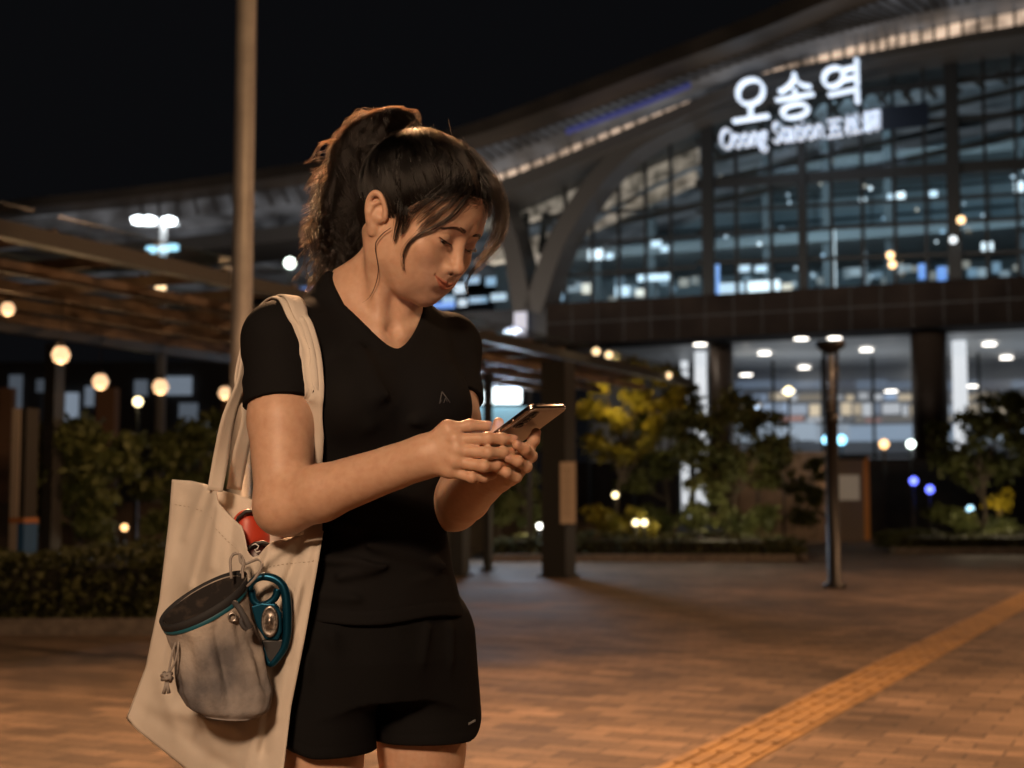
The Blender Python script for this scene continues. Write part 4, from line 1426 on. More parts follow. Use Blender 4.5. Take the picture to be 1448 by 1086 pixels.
def ears(P):
    d = None
    for s, c, R in EARS:
        p = (P - c) @ R                      # x outwards (times s), y back, z up
        p = p.copy(); p[:, 0] *= s
        t = np.linspace(math.radians(-70), math.radians(200), 26)
        rim = [(.003 + .003 * math.sin(a * .5 + .3), .0152 * math.cos(a - math.radians(22)), .0255 * math.sin(a) + .004) for a in t]
        e = chain(p, rim, [.0030] + [.0034] * 24 + [.0026], .003)
        plate = ell(p, (-.001, .001, .002), (.0040, .0150, .0245))
        e = smin(e, plate, .004)
        e = smin(e, chain(p, [(.0045, .007, -.012), (.006, .0095, .000), (.005, .007, .012), (.004, .000, .018)], [.0028, .0030, .0028, .0020], .002), .005)  # antihelix
        e = smax(e, -ell(p, (.006, -.001, -.004), (.006, .0068, .0095)), .004)   # concha
        e = smin(e, ell(p, (.004, -.0095, -.006), (.004, .0032, .0050)), .003)    # tragus
        e = smin(e, ell(p, (.0010, -.001, -.0235), (.0036, .0070, .0078)), .006)  # lobe
        e = smin(e, cap(p, (-.012, -.002, -.006), (-.001, -.002, -.004), .013, .009), .008)  # root
        d = e if d is None else np.minimum(d, e)
    return d


def head_neck(P):
    H = b2h(P)
    d = face(H)
    d = smin(d, ears(H), .003)
    n = cap(P, NK_T, NK_B, .0435, .0480)
    n = smin(n, cap(P, NK_B, (0, .03, 1.28), .049, .055), .03)
    d = smin(d, n, .020)
    d = smin(d, torso(P, -.004), .035)
    notch = np.array((.000, -.052, 1.268))
    for s in (-1, 1):
        d = smin(d, cap(P, h2b((s * .056, .026, -.045)), notch + np.array((s * .012, .004, .006)), .0095, .0060), .024)
        d = smin(d, cap(P, notch + np.array((s * .014, .002, -.002)), (s * .120, .012, 1.302), .0080, .0075), .022)
    d = smax(d, -ell(P, notch + np.array((0, -.014, .008)), (.010, .010, .010)), .014)
    return d


HIP = [(-.086, .012, .80), (.086, .012, .80)]


def legs(P):
    d = None
    for (x, y, z) in HIP:
        s = 1 if x > 0 else -1
        e = limb(P, np.array((x, y, z)), np.array((s * .078, -.004, .47)), .074, .064, .050, .42)
        e = smin(e, limb(P, np.array((s * .078, .004, .47)), np.array((s * .075, .020, .09)), .048, .052, .033, .3), .03)
        e = smin(e, cap(P, (s * .075, .018, .08), (s * .082, -.10, .045), .034, .028), .02)
        d = e if d is None else smin(d, e, .004)
    return d


def skin_tint(V):
    H = b2h(V)
    Q = sy(H)
    t = np.ones((len(V), 3), np.float32)
    def blend(w, c):
        w = np.clip(w, 0, 1)[:, None]
        t[:] = t * (1 - w) + np.array(c, np.float32) * w
    near = (np.abs(H) < .14).all(1)
    # blush, lips, lids
    w = np.exp(-(((Q - np.array((.043, -.075, -.030))) / .020) ** 2).sum(1)) * .35
    blend(w * near, (1.0, .80, .74))
    w = np.exp(-(((Q - np.array((.0, -.112, -.036))) / .012) ** 2).sum(1)) * .3
    blend(w * near, (1.0, .80, .74))
    zc, u, l, w = lip_uv(Q)
    edge = lambda t: np.clip((1.06 - t) / .16, 0, 1) * (t >= 0)
    m = np.maximum(edge(u), edge(l)) * (Q[:, 0] < LW) * (Q[:, 1] < -.055) * near
    blend(m, (.90, .56, .51))
    blend(np.exp(-((Q[:, 2] - zc) / .0014) ** 2) * (Q[:, 0] < LW + .001) * (Q[:, 1] < -.055) * near * .5, (.46, .16, .14))
    # fingertips and nails
    for Hd in (RH, LH):
        for nm, (pts, r) in Hd.items():
            tip = bl(*pts[-1])
            dd = np.sqrt(((V - tip) ** 2).sum(1))
            blend((1 - np.clip(dd / .016, 0, 1)) * .5, (1.0, .80, .74))
            dr = tip - bl(*pts[-2]); dr /= np.linalg.norm(dr)
    # slow mottling of real skin
    m = wnoise(V, 22, 5)[:, None] * np.array((.025, .035, .04))
    return np.clip(t * (1 + m), 0, 1.2)


NAILS = []


lo = np.minimum.reduce([SH_R, EL_R, WR_R, SH_L, EL_L, WR_L]) - .09
hi = np.maximum.reduce([SH_R, EL_R, WR_R, SH_L, EL_L, WR_L]) + .09
allp = [bl(*p) for Hd in (RH, LH) for pts, r in Hd.values() for p in pts]
lo = np.minimum(lo, np.min(allp, 0) - .02); hi = np.maximum(hi, np.max(allp, 0) + .02)
mA = nets(arms_hands, lo, hi, .0016)
mH = nets(head_neck, (-.15, -.26, 1.20), (.17, .15, 1.60), .0012)
mT = nets(lambda P: smin(torso(P, -.018), legs(P), .012), (-.24, -.2, .0), (.24, .2, 1.24), .005)
V = np.vstack([mH[0], mA[0], mT[0]])
F = np.vstack([mH[1], mA[1] + len(mH[0]), mT[1] + len(mH[0]) + len(mA[0])])

M_skin = mat("skin", (.56, .33, .22), .47)
_b = bsdf(M_skin)
_a = nd(M_skin, "ShaderNodeAttribute"); _a.attribute_name = "tint"
_mx = nd(M_skin, "ShaderNodeMix"); _mx.data_type = 'RGBA'; _mx.blend_type = 'MULTIPLY'
_mx.inputs["Factor"].default_value = 1
_mx.inputs["A"].default_value = (.585, .375, .262, 1)
lk(M_skin, _a.outputs["Color"], _mx.inputs["B"])
_t2 = nd(M_skin, "ShaderNodeTexCoord")
_n2 = nd(M_skin, "ShaderNodeTexNoise"); _n2.inputs["Scale"].default_value = 95; _n2.inputs["Detail"].default_value = 6; lk(M_skin, _t2.outputs["Object"], _n2.inputs["Vector"])
_r2 = nd(M_skin, "ShaderNodeValToRGB"); _r2.color_ramp.elements[0].position = .32; _r2.color_ramp.elements[1].position = .66
_r2.color_ramp.elements[0].color = (.95, .89, .86, 1); _r2.color_ramp.elements[1].color = (1.05, 1.05, 1.05, 1)
lk(M_skin, _n2.outputs["Fac"], _r2.inputs[0])
_m2 = nd(M_skin, "ShaderNodeMix"); _m2.data_type = 'RGBA'; _m2.blend_type = 'MULTIPLY'; _m2.inputs["Factor"].default_value = 1
lk(M_skin, _mx.outputs["Result"], _m2.inputs["A"]); lk(M_skin, _r2.outputs[0], _m2.inputs["B"])
lk(M_skin, _m2.outputs["Result"], _b.inputs["Base Color"])
_b.inputs["Subsurface Weight"].default_value = .25
_b.inputs["Subsurface Radius"].default_value = (1.0, .35, .18)
_b.inputs["Subsurface Scale"].default_value = .006
_tc = nd(M_skin, "ShaderNodeTexCoord")
_n = nd(M_skin, "ShaderNodeTexNoise"); _n.inputs["Scale"].default_value = 700; _n.inputs["Detail"].default_value = 3
lk(M_skin, _tc.outputs["Object"], _n.inputs["Vector"])
_bp = nd(M_skin, "ShaderNodeBump"); _bp.inputs["Strength"].default_value = .22; _bp.inputs["Distance"].default_value = .001
lk(M_skin, _n.outputs["Fac"], _bp.inputs["Height"]); lk(M_skin, _bp.outputs[0], _b.inputs["Normal"])
body = np_mesh("body", V, F, M_skin, person, skin_tint(V))

_rr = nd(M_skin, "ShaderNodeMapRange"); _rr.inputs[3].default_value = .36; _rr.inputs[4].default_value = .62
lk(M_skin, _n2.outputs["Fac"], _rr.inputs[0]); lk(M_skin, _rr.outputs[0], _b.inputs["Roughness"])
# eyeballs
M_eye = mat("eye_white", (.62, .58, .54), .15)
M_iris = mat("iris", (.018, .010, .007), .1)
for s in (-1, 1):
    eb = MB()
    c = h2b((s * .0315, -.0735, -.002))
    eb.lathe([(0, -.0126)] + [(.0126 * math.cos(a), .0126 * math.sin(a)) for a in np.linspace(-1.4, 1.4, 14)] + [(0, .0126)], c, 20)
    e = eb.build("eyeball", M_eye, person)
    g = Vector(HL @ np.array((.0, -.90, -.43)))
    ib = MB()
    q = g.to_track_quat('Z', 'Y').to_matrix()
    ib.lathe([(.0072, .01055), (.0060, .01140), (.003, .01265), (0, .0130)], c, 18, q)
    ib.build("iris", M_iris, e)
# ------------------------------------------------------------------ hair, brows, lashes
rng = np.random.RandomState(4)


def hair_mat(name, col, rough=.32, rr=.5):
    m = bpy.data.materials.new(name); m.use_nodes = True
    nt = m.node_tree
    for n in list(nt.nodes):
        if n.type == 'BSDF_PRINCIPLED': nt.nodes.remove(n)
    h = nt.nodes.new("ShaderNodeBsdfHairPrincipled")
    h.parametrization = 'COLOR'
    h.inputs["Color"].default_value = (*col, 1)
    h.inputs["Roughness"].default_value = rough
    h.inputs["Radial Roughness"].default_value = rr
    nt.links.new(h.outputs[0], nt.nodes["Material Output"].inputs["Surface"])
    return m


M_hair = hair_mat("hair", (.0014, .0009, .0006))
M_tail = hair_mat("ponytail_hair", (.0030, .0015, .0008))
M_brow = hair_mat("brow", (.012, .008, .006))
M_cap = mat("hair_under", (.006, .004, .003), .75, spec=.2)


def strands(name, curves, r0, r1, m, parent):
    """curves: list of (k,3) arrays in the body frame"""
    hc = bpy.data.hair_curves.new(name)
    hc.add_curves([len(c) for c in curves])
    P = np.vstack(curves).astype(np.float32)
    hc.attributes["position"].data.foreach_set("vector", P.ravel())
    ra = hc.attributes.get("radius") or hc.attributes.new("radius", 'FLOAT', 'POINT')
    R = np.concatenate([np.linspace(r0, r1, len(c)) for c in curves]).astype(np.float32)
    ra.data.foreach_set("value", R)
    hc.materials.append(m)
    o = bpy.data.objects.new(name, hc)
    COL.objects.link(o); o.parent = parent
    return o


TIE = np.array((.000, .070, .102), np.float32)       # head frame


def scalp(Q):
    d = ell(Q, (0, .012, .036), (.0755, .0935, .0825))
    return smin(d, ell(Q, (0, -.026, .036), (.0695, .0655, .064)), .03)


def hairline(H):
    """>0 where hair grows: height above the hairline in the head frame"""
    x = np.abs(H[:, 0]); y = H[:, 1]
    front = np.interp(y, [-.10, -.082, -.066, -.050, -.034, -.020, -.006, .004, .014, .024, .034, .05, .09],
                      [.070, .068, .057, .038, .018, -.002, -.016, .014, .024, .012, -.020, -.050, -.066])
    return H[:, 2] - front


def capf(P):
    H = b2h(P)
    Q = sy(H)
    d = scalp(Q) - .0012 + .0045 * np.exp(-np.clip(hairline(H), 0, 1) / .006) + .0008 * np.sin(np.arctan2(H[:, 0], H[:, 2] - .03) * 46 + H[:, 1] * 30)
    d = smin(d, ell(Q, (0, .060, -.020), (.048, .036, .040)), .03)
    return smax(d, -(hairline(H)) + 0.0, .006)


cV, cF = nets(capf, HC - .15, HC + .15, .0024)
hair = np_mesh("hair", cV, cF, M_cap, person)

S = []


def onto(Hp, off):
    """push a head-frame point out to the hair surface"""
    c = np.array((0, .005, .030), np.float32)
    d = Hp - c; L = np.linalg.norm(d); d = d / L
    ts = np.linspace(.03, .16, 80, dtype=np.float32)
    f = scalp(sy(c + ts[:, None] * d))
    i = int(np.argmax(f > off))
    return c + ts[i] * d


# swept-back hair: root on the scalp -> tie
CLUMP = []
while len(CLUMP) < 190:
    d = rng.normal(size=3); d /= np.linalg.norm(d)
    p = onto(np.array((0, .005, .03)) + d * .1, .001)
    if hairline(p[None])[0] > -.001: CLUMP.append((p, rng.uniform(.0005, .0085), rng.normal(size=3) * .0060, rng.uniform(0, .007)))
CP = np.array([c[0] for c in CLUMP])
n_made = 0
while n_made < 6200:
    d = rng.normal(size=3); d /= np.linalg.norm(d)
    p = onto(np.array((0, .005, .03)) + d * .1, .001)
    hl = hairline(p[None])[0]
    if hl < -.002 or (hl > .02 and rng.rand() < .40): continue
    ci = int(np.argmin(((CP - p) ** 2).sum(1) + rng.uniform(0, .00006, len(CP))))
    cp, coff, cw, csag = CLUMP[ci]
    off = max(.0008, coff + rng.normal() * .0011)
    k = 11
    pts = []
    wob = cw + rng.normal(size=3) * .0012
    sag = np.array((0, 0, -1.0)) * csag
    for t in np.linspace(0, 1, k):
        g = min(1, t * 2.2) * .72                       # gather towards the clump
        q = (p * (1 - g) + cp * g) * (1 - t) + TIE * t
        q = q + (wob + sag) * math.sin(3.14 * t)
        q = onto(q, off * min(1, .25 + t * 3) + .0015 * math.sin(3.14 * t)) if t < .93 else q
        pts.append(q)
    pts[-1] = TIE + rng.normal(size=3) * .006
    S.append(h2b(np.array(pts)))
    n_made += 1
# baby hair that breaks the hairline
for _ in range(1500):
    x = rng.uniform(-.068, .068); y = rng.uniform(-.080, .0)
    zc_ = hairline(np.array([[x, y, 0]]))[0] * -1
    p = onto(np.array((x, y, zc_ + rng.uniform(0, .006))), .0005)
    if abs(hairline(p[None])[0]) > .012: continue
    L = rng.uniform(.006, .022)
    dr = np.array((np.sign(x) * rng.uniform(.2, .9), rng.uniform(-.1, .7), -rng.uniform(.2, 1.0))); dr /= np.linalg.norm(dr)
    q = []
    for v in np.linspace(0, 1, 6):
        r_ = p + dr * L * v + np.array((0, .4, .1)) * L * v * v
        q.append(onto(r_, .0006 + .0016 * v))
    S.append(h2b(np.array(q)))
# short fly-aways on the crown
for _ in range(240):
    d = rng.normal(size=3); d[2] = abs(d[2]) + .3; d /= np.linalg.norm(d)
    p = onto(np.array((0, .005, .03)) + d * .1, .004)
    if hairline(p[None])[0] < .01: continue
    tow = TIE - p; tow /= np.linalg.norm(tow)
    L = rng.uniform(.008, .030)
    up = d * rng.uniform(.05, .35) + tow + rng.normal(size=3) * .3
    bend = rng.normal(size=3) * .3
    S.append(h2b(np.array([p + up * L * t + bend * L * t * t for t in np.linspace(0, 1, 6)])))

S_crown = S
S = []
# ponytail: centre line in photograph terms
tie_b = h2b(TIE)
core = np.array([tie_b, bl(562, 176, 2.125), bl(536, 190, 2.14), bl(513, 215, 2.15), bl(501, 260, 2.155), bl(494, 310, 2.16), bl(490, 355, 2.16), bl(486, 396, 2.16)])
CL = spline(core, 40)
CR = np.interp(np.linspace(0, 1, 40), [0, .10, .25, .45, .7, .85, 1], [.009, .021, .034, .042, .047, .044, .032])
axw = RB.T @ np.array((1, 0, 0)); ayw = RB.T @ np.array((0, 1, 0)); azw = np.array((0, 0, 1.0))


def frame(i):
    t = CL[min(i + 1, 39)] - CL[max(i - 1, 0)]; t /= np.linalg.norm(t)
    s = np.cross(t, ayw); s /= np.linalg.norm(s)
    return t, s, np.cross(s, t)


FR = [frame(i) for i in range(40)]


def tail(P):
    d = None
    for i in range(0, 36, 2):
        e = cap(P, CL[i], CL[min(i + 2, 39)], CR[i] * .46, CR[min(i + 2, 39)] * .46)
        d = e if d is None else smin(d, e, .01)
    return d


tV, tF = nets(tail, CL.min(0) - .05, CL.max(0) + .05, .004)
pony = np_mesh("ponytail", tV, tF, M_cap, person)

# locks: clumps of strands that share a wave
for lk_ in range(150):
    a0 = rng.uniform(0, 6.283); rr = math.sqrt(rng.uniform(.15, 1))
    ph = rng.uniform(0, 6.283); fq = rng.uniform(1.6, 3.8); am = rng.uniform(.18, .60)
    end = rng.uniform(.55, 1.10)
    flick = rng.normal(size=3) * np.array((.020, .020, .012))
    near_ = RB.T @ np.array((.034, -.012, .0)) if lk_ % 4 == 0 else np.zeros(3)
    for _ in range(30):
        a = a0 + rng.normal() * .085; r = rr + rng.normal() * .045
        ln = end + rng.normal() * .04
        pts = []
        for j, t in enumerate(np.linspace(0, 1, 22)):
            u = min(t * ln, 1.0) * 39
            i = min(int(u), 38); fr = u - i
            c = CL[i] * (1 - fr) + CL[i + 1] * fr
            if t * ln > 1: c = c + (CL[39] - CL[37]) * (t * ln - 1) * 18
            R = CR[i] * (1 - fr) + CR[i + 1] * fr
            e = min(1, t * 3)
            aa = a + am * 1.3 * math.sin(fq * 6.283 * t + ph) * e
            r2 = r * (1 + am * .55 * math.cos(fq * 6.283 * t + ph) * e)
            c = c + (FR[i][1] * math.cos(aa) + FR[i][2] * math.sin(aa)) * R * r2
            c = c + flick * max(0, (t - .68) / .32) ** 2 + near_ * math.sin(math.pi * min(1, max(0, t - .10) * 1.15)) ** 1.2
            pts.append(c)
        S.append(np.array(pts))
# curly locks standing off the outline
for _ in range(150):
    i = rng.randint(3, 39); a = rng.uniform(0, 6.283)
    t, s, n = FR[i]
    o = s * math.cos(a) + n * math.sin(a)
    p0 = CL[i] + o * CR[i] * rng.uniform(.80, 1.0)
    L = rng.uniform(.035, .095); turns = rng.uniform(.6, 1.7); cr = rng.uniform(.005, .013); ph0 = rng.uniform(0, 6.28)
    out_ = rng.uniform(.10, .55)
    c_ = []
    for v in np.linspace(0, 1, 16):
        an = ph0 + turns * 6.283 * v
        c_.append(p0 + t * L * v * .9 + o * L * out_ * v * v + (o * math.cos(an) + np.cross(o, t) * math.sin(an)) * cr * min(1, v * 2.5) - azw * L * .3 * v * v)
    c_ = np.array(c_)
    for _ in range(rng.randint(7, 15)):
        S.append(c_ + rng.normal(size=3) * .0011 + np.linspace(0, 1, 16)[:, None] * rng.normal(size=3) * .0016)
# loose curls that leave the outline of the tail
for _ in range(130):
    i = rng.randint(4, 38); a = rng.uniform(0, 6.283)
    t, s, n = FR[i]
    o = s * math.cos(a) + n * math.sin(a)
    p = CL[i] + o * CR[i] * rng.uniform(.75, 1.0)
    L = rng.uniform(.02, .060); cu = rng.uniform(.6, 2.4); sd = np.cross(o, t) * rng.normal()
    q = []
    for v in np.linspace(0, 1, 9):
        q.append(p + t * L * math.sin(cu * v) / cu + o * L * .55 * (1 - math.cos(cu * v)) / cu + sd * L * .4 * v * v - azw * L * .25 * v * v)
    S.append(np.array(q))


S_tail = S
S = S_crown


def snap_to(f, px, py, y0, y1, lift=.0045):
    ys = np.linspace(y0, y1, 220)
    d = f(np.array([bl(px, py, y) for y in ys], np.float32))
    i = int(np.argmax(d < lift))
    return np.array(bl(px, py, ys[i])) if (d < lift).any() else None


def lock(pts, n, spread, tip=.25, k=22, wave=0.0):
    q3 = []
    for (px, py, y) in pts:
        h = snap_to(head_neck, px, py, 1.88, 2.06)
        q3.append(h if h is not None else bl(px, py, y))
    C = spline(q3, k)
    for _ in range(n):
        o = rng.normal(size=3) * spread; ph = rng.uniform(0, 6.28)
        w = rng.normal(size=3) * wave
        fade = (np.linspace(1, tip, k) * np.clip(.25 + np.linspace(0, 3.5, k), 0, 1))[:, None]
        tt = np.linspace(0, 1, k)[:, None]
        ln = rng.uniform(.80, 1.0); m = max(6, int(k * ln))
        S.append((C + o * fade + w * np.sin(tt * 7 + ph) * tt)[:m])


# near-side fringe, from the parting across the temple
lock([(664, 216, 2.02), (678, 244, 2.00), (664, 272, 1.982), (641, 302, 1.962), (616, 320, 1.958), (592, 332, 1.965), (576, 347, 1.972), (570, 368, 1.975), (573, 392, 1.975)], 34, .0040, .10, wave=.0016)
lock([(660, 214, 2.02), (670, 242, 2.00), (648, 278, 1.970), (621, 303, 1.958), (600, 319, 1.965), (586, 333, 1.972)], 40, .0048, .35, wave=.0020)
lock([(650, 212, 2.02), (662, 238, 2.0), (634, 272, 1.968), (606, 296, 1.965), (584, 318, 1.975)], 44, .0060, .45, wave=.0020)
lock([(620, 214, 2.01), (640, 244, 1.99), (606, 278, 1.968), (582, 300, 1.98), (571, 324, 1.985)], 50, .0066, .45, wave=.0020)
lock([(655, 212, 2.02), (676, 246, 2.0), (668, 262, 1.985), (652, 292, 1.965), (632, 312, 1.958), (612, 326, 1.960), (598, 342, 1.968)], 9, .0022, .5, wave=.0016)
# far-side fringe
lock([(668, 212, 2.03), (688, 240, 2.03), (704, 262, 2.03), (716, 300, 2.045), (708, 338, 2.055), (690, 362, 2.06), (668, 384, 2.05), (659, 405, 2.045), (666, 422, 2.045)], 40, .0050, .10, wave=.0012)
lock([(664, 210, 2.03), (684, 238, 2.03), (700, 268, 2.03), (710, 306, 2.04), (702, 340, 2.05), (684, 362, 2.055), (670, 376, 2.055)], 70, .0062, .45, wave=.0015)
lock([(676, 232, 2.02), (698, 256, 2.02), (704, 296, 2.03), (698, 330, 2.04), (682, 356, 2.05)], 60, .0052, .4, wave=.0015)
lock([(682, 236, 2.02), (699, 262, 2.02), (701, 300, 2.03), (694, 326, 2.035)], 40, .0030, .4)
lock([(672, 238, 2.02), (690, 250, 2.01), (699, 272, 2.01), (704, 298, 2.02), (702, 322, 2.03)], 40, .0045, .5, wave=.002)
lock([(676, 250, 2.0), (683, 266, 1.995), (692, 286, 2.0), (697, 310, 2.01)], 14, .0022, .5, wave=.002)
# sideburn and the fine curl before the ear
lock([(566, 282, 1.985), (566, 305, 1.985), (561, 326, 1.985), (557, 345, 1.985)], 60, .0040, .35, wave=.001)
lock([(574, 292, 1.98), (572, 318, 1.98), (566, 336, 1.98)], 40, .0040, .35, wave=.001)
lock([(553, 322, 1.972), (540, 332, 1.968), (531, 348, 1.968), (535, 385, 1.97), (524, 418, 1.98), (500, 436, 1.995)], 5, .0007, .6)
lock([(640, 405, 1.985), (652, 412, 1.99)], 1, .0003, .5)
# nape wisps
for _ in range(70):
    x = rng.uniform(-.045, .03); p = h2b((x, rng.uniform(.055, .085), rng.uniform(-.05, -.02)))
    L = rng.uniform(.03, .07); q = []
    dr = np.array((rng.normal() * .25, .25, -1.0)); cu = rng.normal(size=3) * .4
    for v in np.linspace(0, 1, 8): q.append(p + dr * L * v + cu * L * v * v)
    S.append(np.array(q))
strands("hair_strands", S, .00025, .00012, M_hair, hair)
strands("ponytail_strands", S_tail, .00026, .00014, M_tail, pony)

# eyebrows and lashes
B = []
for s in (-1, 1):
    C = spline(BROW, 40)
    for _ in range(250):
        u = rng.uniform(0, 1); i = min(int(u * 39), 38)
        wdt = .0034 * min(1, .45 + 2.2 * u) * (1 - .65 * u) + .0004
        p = C[i] + np.array((0, 0, rng.uniform(-1, 1) * wdt))
        x = p[0]
        p[1] = ysurf(x, p[2]) - .0002
        t = (C[i + 1] - C[i]); t /= np.linalg.norm(t)
        L = rng.uniform(.004, .0075)
        e = p + t * L + np.array((0, 0, (.35 - .6 * u) * L * .7)); e[1] = ysurf(e[0], e[2]) - .0006
        q = np.array([p, (p + e) / 2 + np.array((0, -.0004, 0)), e]); q[:, 0] *= s
        B.append(h2b(q))
strands("eyebrows", B, .00015, .00006, M_brow, person)
B = []
for s in (-1, 1):
    C = spline([(x, y - .0012, z + .0030) for x, y, z in SLIT], 40)
    for i in range(0, 40):
        for _ in range(3):
            p = C[i] + rng.normal(size=3) * .0003
            u = i / 39
            L = (.0026 + .0026 * u) * rng.uniform(.8, 1.1)
            dr = np.array((.10 + .55 * u, -.85 + .35 * u, -.55 + rng.normal() * .06)); dr /= np.linalg.norm(dr)
            q = np.array([p, p + dr * L * .5 + np.array((0, 0, -.0003)), p + dr * L + np.array((0, 0, L * .16))]); q[:, 0] *= s
            B.append(h2b(q))
strands("eyelashes", B, .00020, .00006, M_brow, person)
# hair tie
hb = MB()
tdir = Vector(HL @ np.array((0, .55, .80)))
q = tdir.to_track_quat('Z', 'Y').to_matrix()
hb.tube([Vector(tie_b) + q @ Vector((.0115 * math.cos(a), .0115 * math.sin(a), .004)) for a in np.linspace(0, 6.283, 20, endpoint=False)], .0042, 8, closed=True)
hb.build("hair_tie", mat("elastic", (.01, .01, .01), .8), person)
# ------------------------------------------------------------------ tee, shorts, shoes, phone
def fabric(name, col, rough=.85, scale=900):
    m = mat(name, col, rough, spec=.05)
    bsdf(m).inputs["Sheen Weight"].default_value = .0
    bsdf(m).inputs["Sheen Roughness"].default_value = .5
    tc = nd(m, "ShaderNodeTexCoord")
    n = nd(m, "ShaderNodeTexNoise"); n.inputs["Scale"].default_value = scale
    lk(m, tc.outputs["Object"], n.inputs["Vector"])
    b = nd(m, "ShaderNodeBump"); b.inputs["Strength"].default_value = .25; b.inputs["Distance"].default_value = .001
    lk(m, n.outputs["Fac"], b.inputs["Height"]); lk(m, b.outputs[0], bsdf(m).inputs["Normal"])
    return m


M_tee = fabric("black_jersey", (.0100, .0098, .0104), .76)
M_shorts = fabric("black_woven", (.0088, .0088, .0094), .78)


def folds(P, segs):
    w = np.zeros(len(P), np.float32)
    for a, b, r, amp in segs:
        d = cap(P, a, b, 0, 0)
        w += amp * np.exp(-(d / r) ** 2)
    return w


def fd(p0, p1, r, amp):
    return (bl(*p0), bl(*p1), r, amp)


TEE = [
    fd((452, 560, 2.0), (520, 600, 1.98), .010, .0035), fd((470, 540, 2.0), (560, 560, 1.97), .009, .003),
    fd((640, 570, 2.08), (585, 600, 2.0), .010, .0035), fd((648, 585, 2.08), (600, 650, 2.0), .010, .0035),
    fd((560, 500, 2.0), (585, 560, 1.98), .012, .0025), fd((590, 470, 2.03), (612, 540, 2.0), .010, .0035),
    fd((510, 490, 2.0), (535, 560, 1.97), .012, .003),
    fd((455, 790, 2.0), (560, 800, 1.98), .008, .0038), fd((480, 815, 1.99), (600, 790, 2.0), .008, .0036),
    fd((520, 770, 1.99), (630, 800, 2.06), .008, .0040), fd((560, 830, 1.98), (640, 810, 2.06), .008, .0035),
    fd((450, 840, 2.0), (540, 850, 1.97), .009, .0028), fd((590, 845, 1.99), (648, 835, 2.06), .008, .003),
    fd((575, 745, 1.99), (625, 765, 2.05), .007, .0035), fd((470, 740, 2.0), (540, 752, 1.98), .009, .003),
    fd((352, 500, 2.0), (420, 540, 1.97), .010, .0026), fd((372, 470, 1.98), (425, 500, 1.98), .010, .0024),
    fd((350, 540, 1.99), (420, 560, 1.96), .008, .0022), fd((655, 500, 2.17), (672, 545, 2.16), .009, .003),
]
OFFZ = (np.array([.84, .88, .94, 1.02, 1.10, 1.20]), np.array([.014, .013, .012, .011, .006, .002]))
arm_r, arm_l = EL_R - SH_R, EL_L - SH_L


def tee(P):
    d = torso(P, .0045, OFFZ)
    dt = d
    for s, sh, ar, t1, rr in ((-1, SH_R, arm_r, .402, .0575), (1, SH_L, arm_l, .34, .0560)):
        e = cap(P, sh - np.array((0, 0, .006)), sh + ar * .55, .0490, rr)
        n = ar / np.linalg.norm(ar)
        n = n + np.array((-s * .10, .05, 0)); n /= np.linalg.norm(n)
        end = (P - (sh + ar * t1)) @ n.astype(np.float32)
        e = np.maximum(e, end)
        d = smin(d, e, .022)
    w = 2.4 * folds(P, TEE) + .0016 * wnoise(P * np.array((1, 1, .6)), 9, 3, 2) * np.clip((1.30 - P[:, 2]) / .06, .25, 1)
    d = d - w
    # neck opening: a V in front, a shallow scoop behind
    fr = np.clip((.030 - P[:, 1]) / .060, 0, 1)
    zl = (1.205 + np.sqrt(P[:, 0] ** 2 + .0007) * 1.50) * fr + (1.352 + .25 * np.abs(P[:, 0])) * (1 - fr)
    d = np.where((np.abs(P[:, 0]) < .095), smax(d, (P[:, 2] - zl) * .55, .002), d)
    # ribbed band along the opening
    band = np.exp(-(((zl - P[:, 2]) * .55 - .0065) / .0055) ** 2) * (np.abs(P[:, 0]) < .10)
    d = d - .0010 * band
    hem = .858 + .004 * np.sin(P[:, 0] * 30)
    d = smax(d, hem - P[:, 2], .003)
    seam = np.exp(-((P[:, 2] - hem - .020) / .0016) ** 2)
    return d + .0008 * seam


mS = nets(tee, (-.27, -.20, .83), (.26, .18, 1.42), .0026)
tee_o = np_mesh("t_shirt", mS[0], mS[1], M_tee, person)

SHO = [
    fd((470, 900, 1.98), (500, 1020, 1.94), .012, .0035), fd((520, 900, 1.98), (548, 1000, 1.97), .010, .004),
    fd((575, 890, 2.0), (556, 990, 1.98), .010, .004), fd((610, 890, 2.03), (600, 1020, 2.0), .012, .004),
    fd((640, 890, 2.07), (650, 1010, 2.05), .010, .0035), fd((430, 930, 1.98), (440, 1030, 1.95), .011, .003),
    fd((540, 990, 1.97), (480, 970, 1.95), .010, .003), fd((550, 985, 1.98), (610, 960, 2.0), .010, .003),
]


def shorts(P):
    d = np.maximum(torso(P, .008), .745 - P[:, 2])
    lg = None
    for (x, y, z) in HIP:
        s = 1 if x > 0 else -1
        e = cap(P, (x, y - .002, .82), (s * .086, y - .010, .60), .079, .093)
        lg = e if lg is None else smin(lg, e, .012)
    d = smin(d, lg, .03)
    mid = np.exp(-(P[:, 0] / .007) ** 2) * np.clip((.755 - P[:, 2]) / .06, 0, 1)
    d = d + mid * .006 - 1.8 * folds(P, SHO) - .0015 * wnoise(P * np.array((1, 1, .5)), 9, 8, 2)
    ax = np.abs(P[:, 0])
    side = np.clip((ax - .105) / .055, 0, 1)
    hem = .674 + .034 * side ** 3 + np.where(P[:, 0] > 0, .004, 0)
    d = smax(d, hem - P[:, 2], .003)
    d = d + .0007 * np.exp(-((P[:, 2] - hem - .016) / .0016) ** 2)
    return np.maximum(d, P[:, 2] - .90)


mP = nets(shorts, (-.22, -.17, .64), (.22, .18, .92), .0028)
shorts_o = np_mesh("shorts", mP[0], mP[1], M_shorts, person)

# chest mark and the tiny woven label on the shorts' hem
M_print = mat("grey_print", (.060, .062, .066), .6)


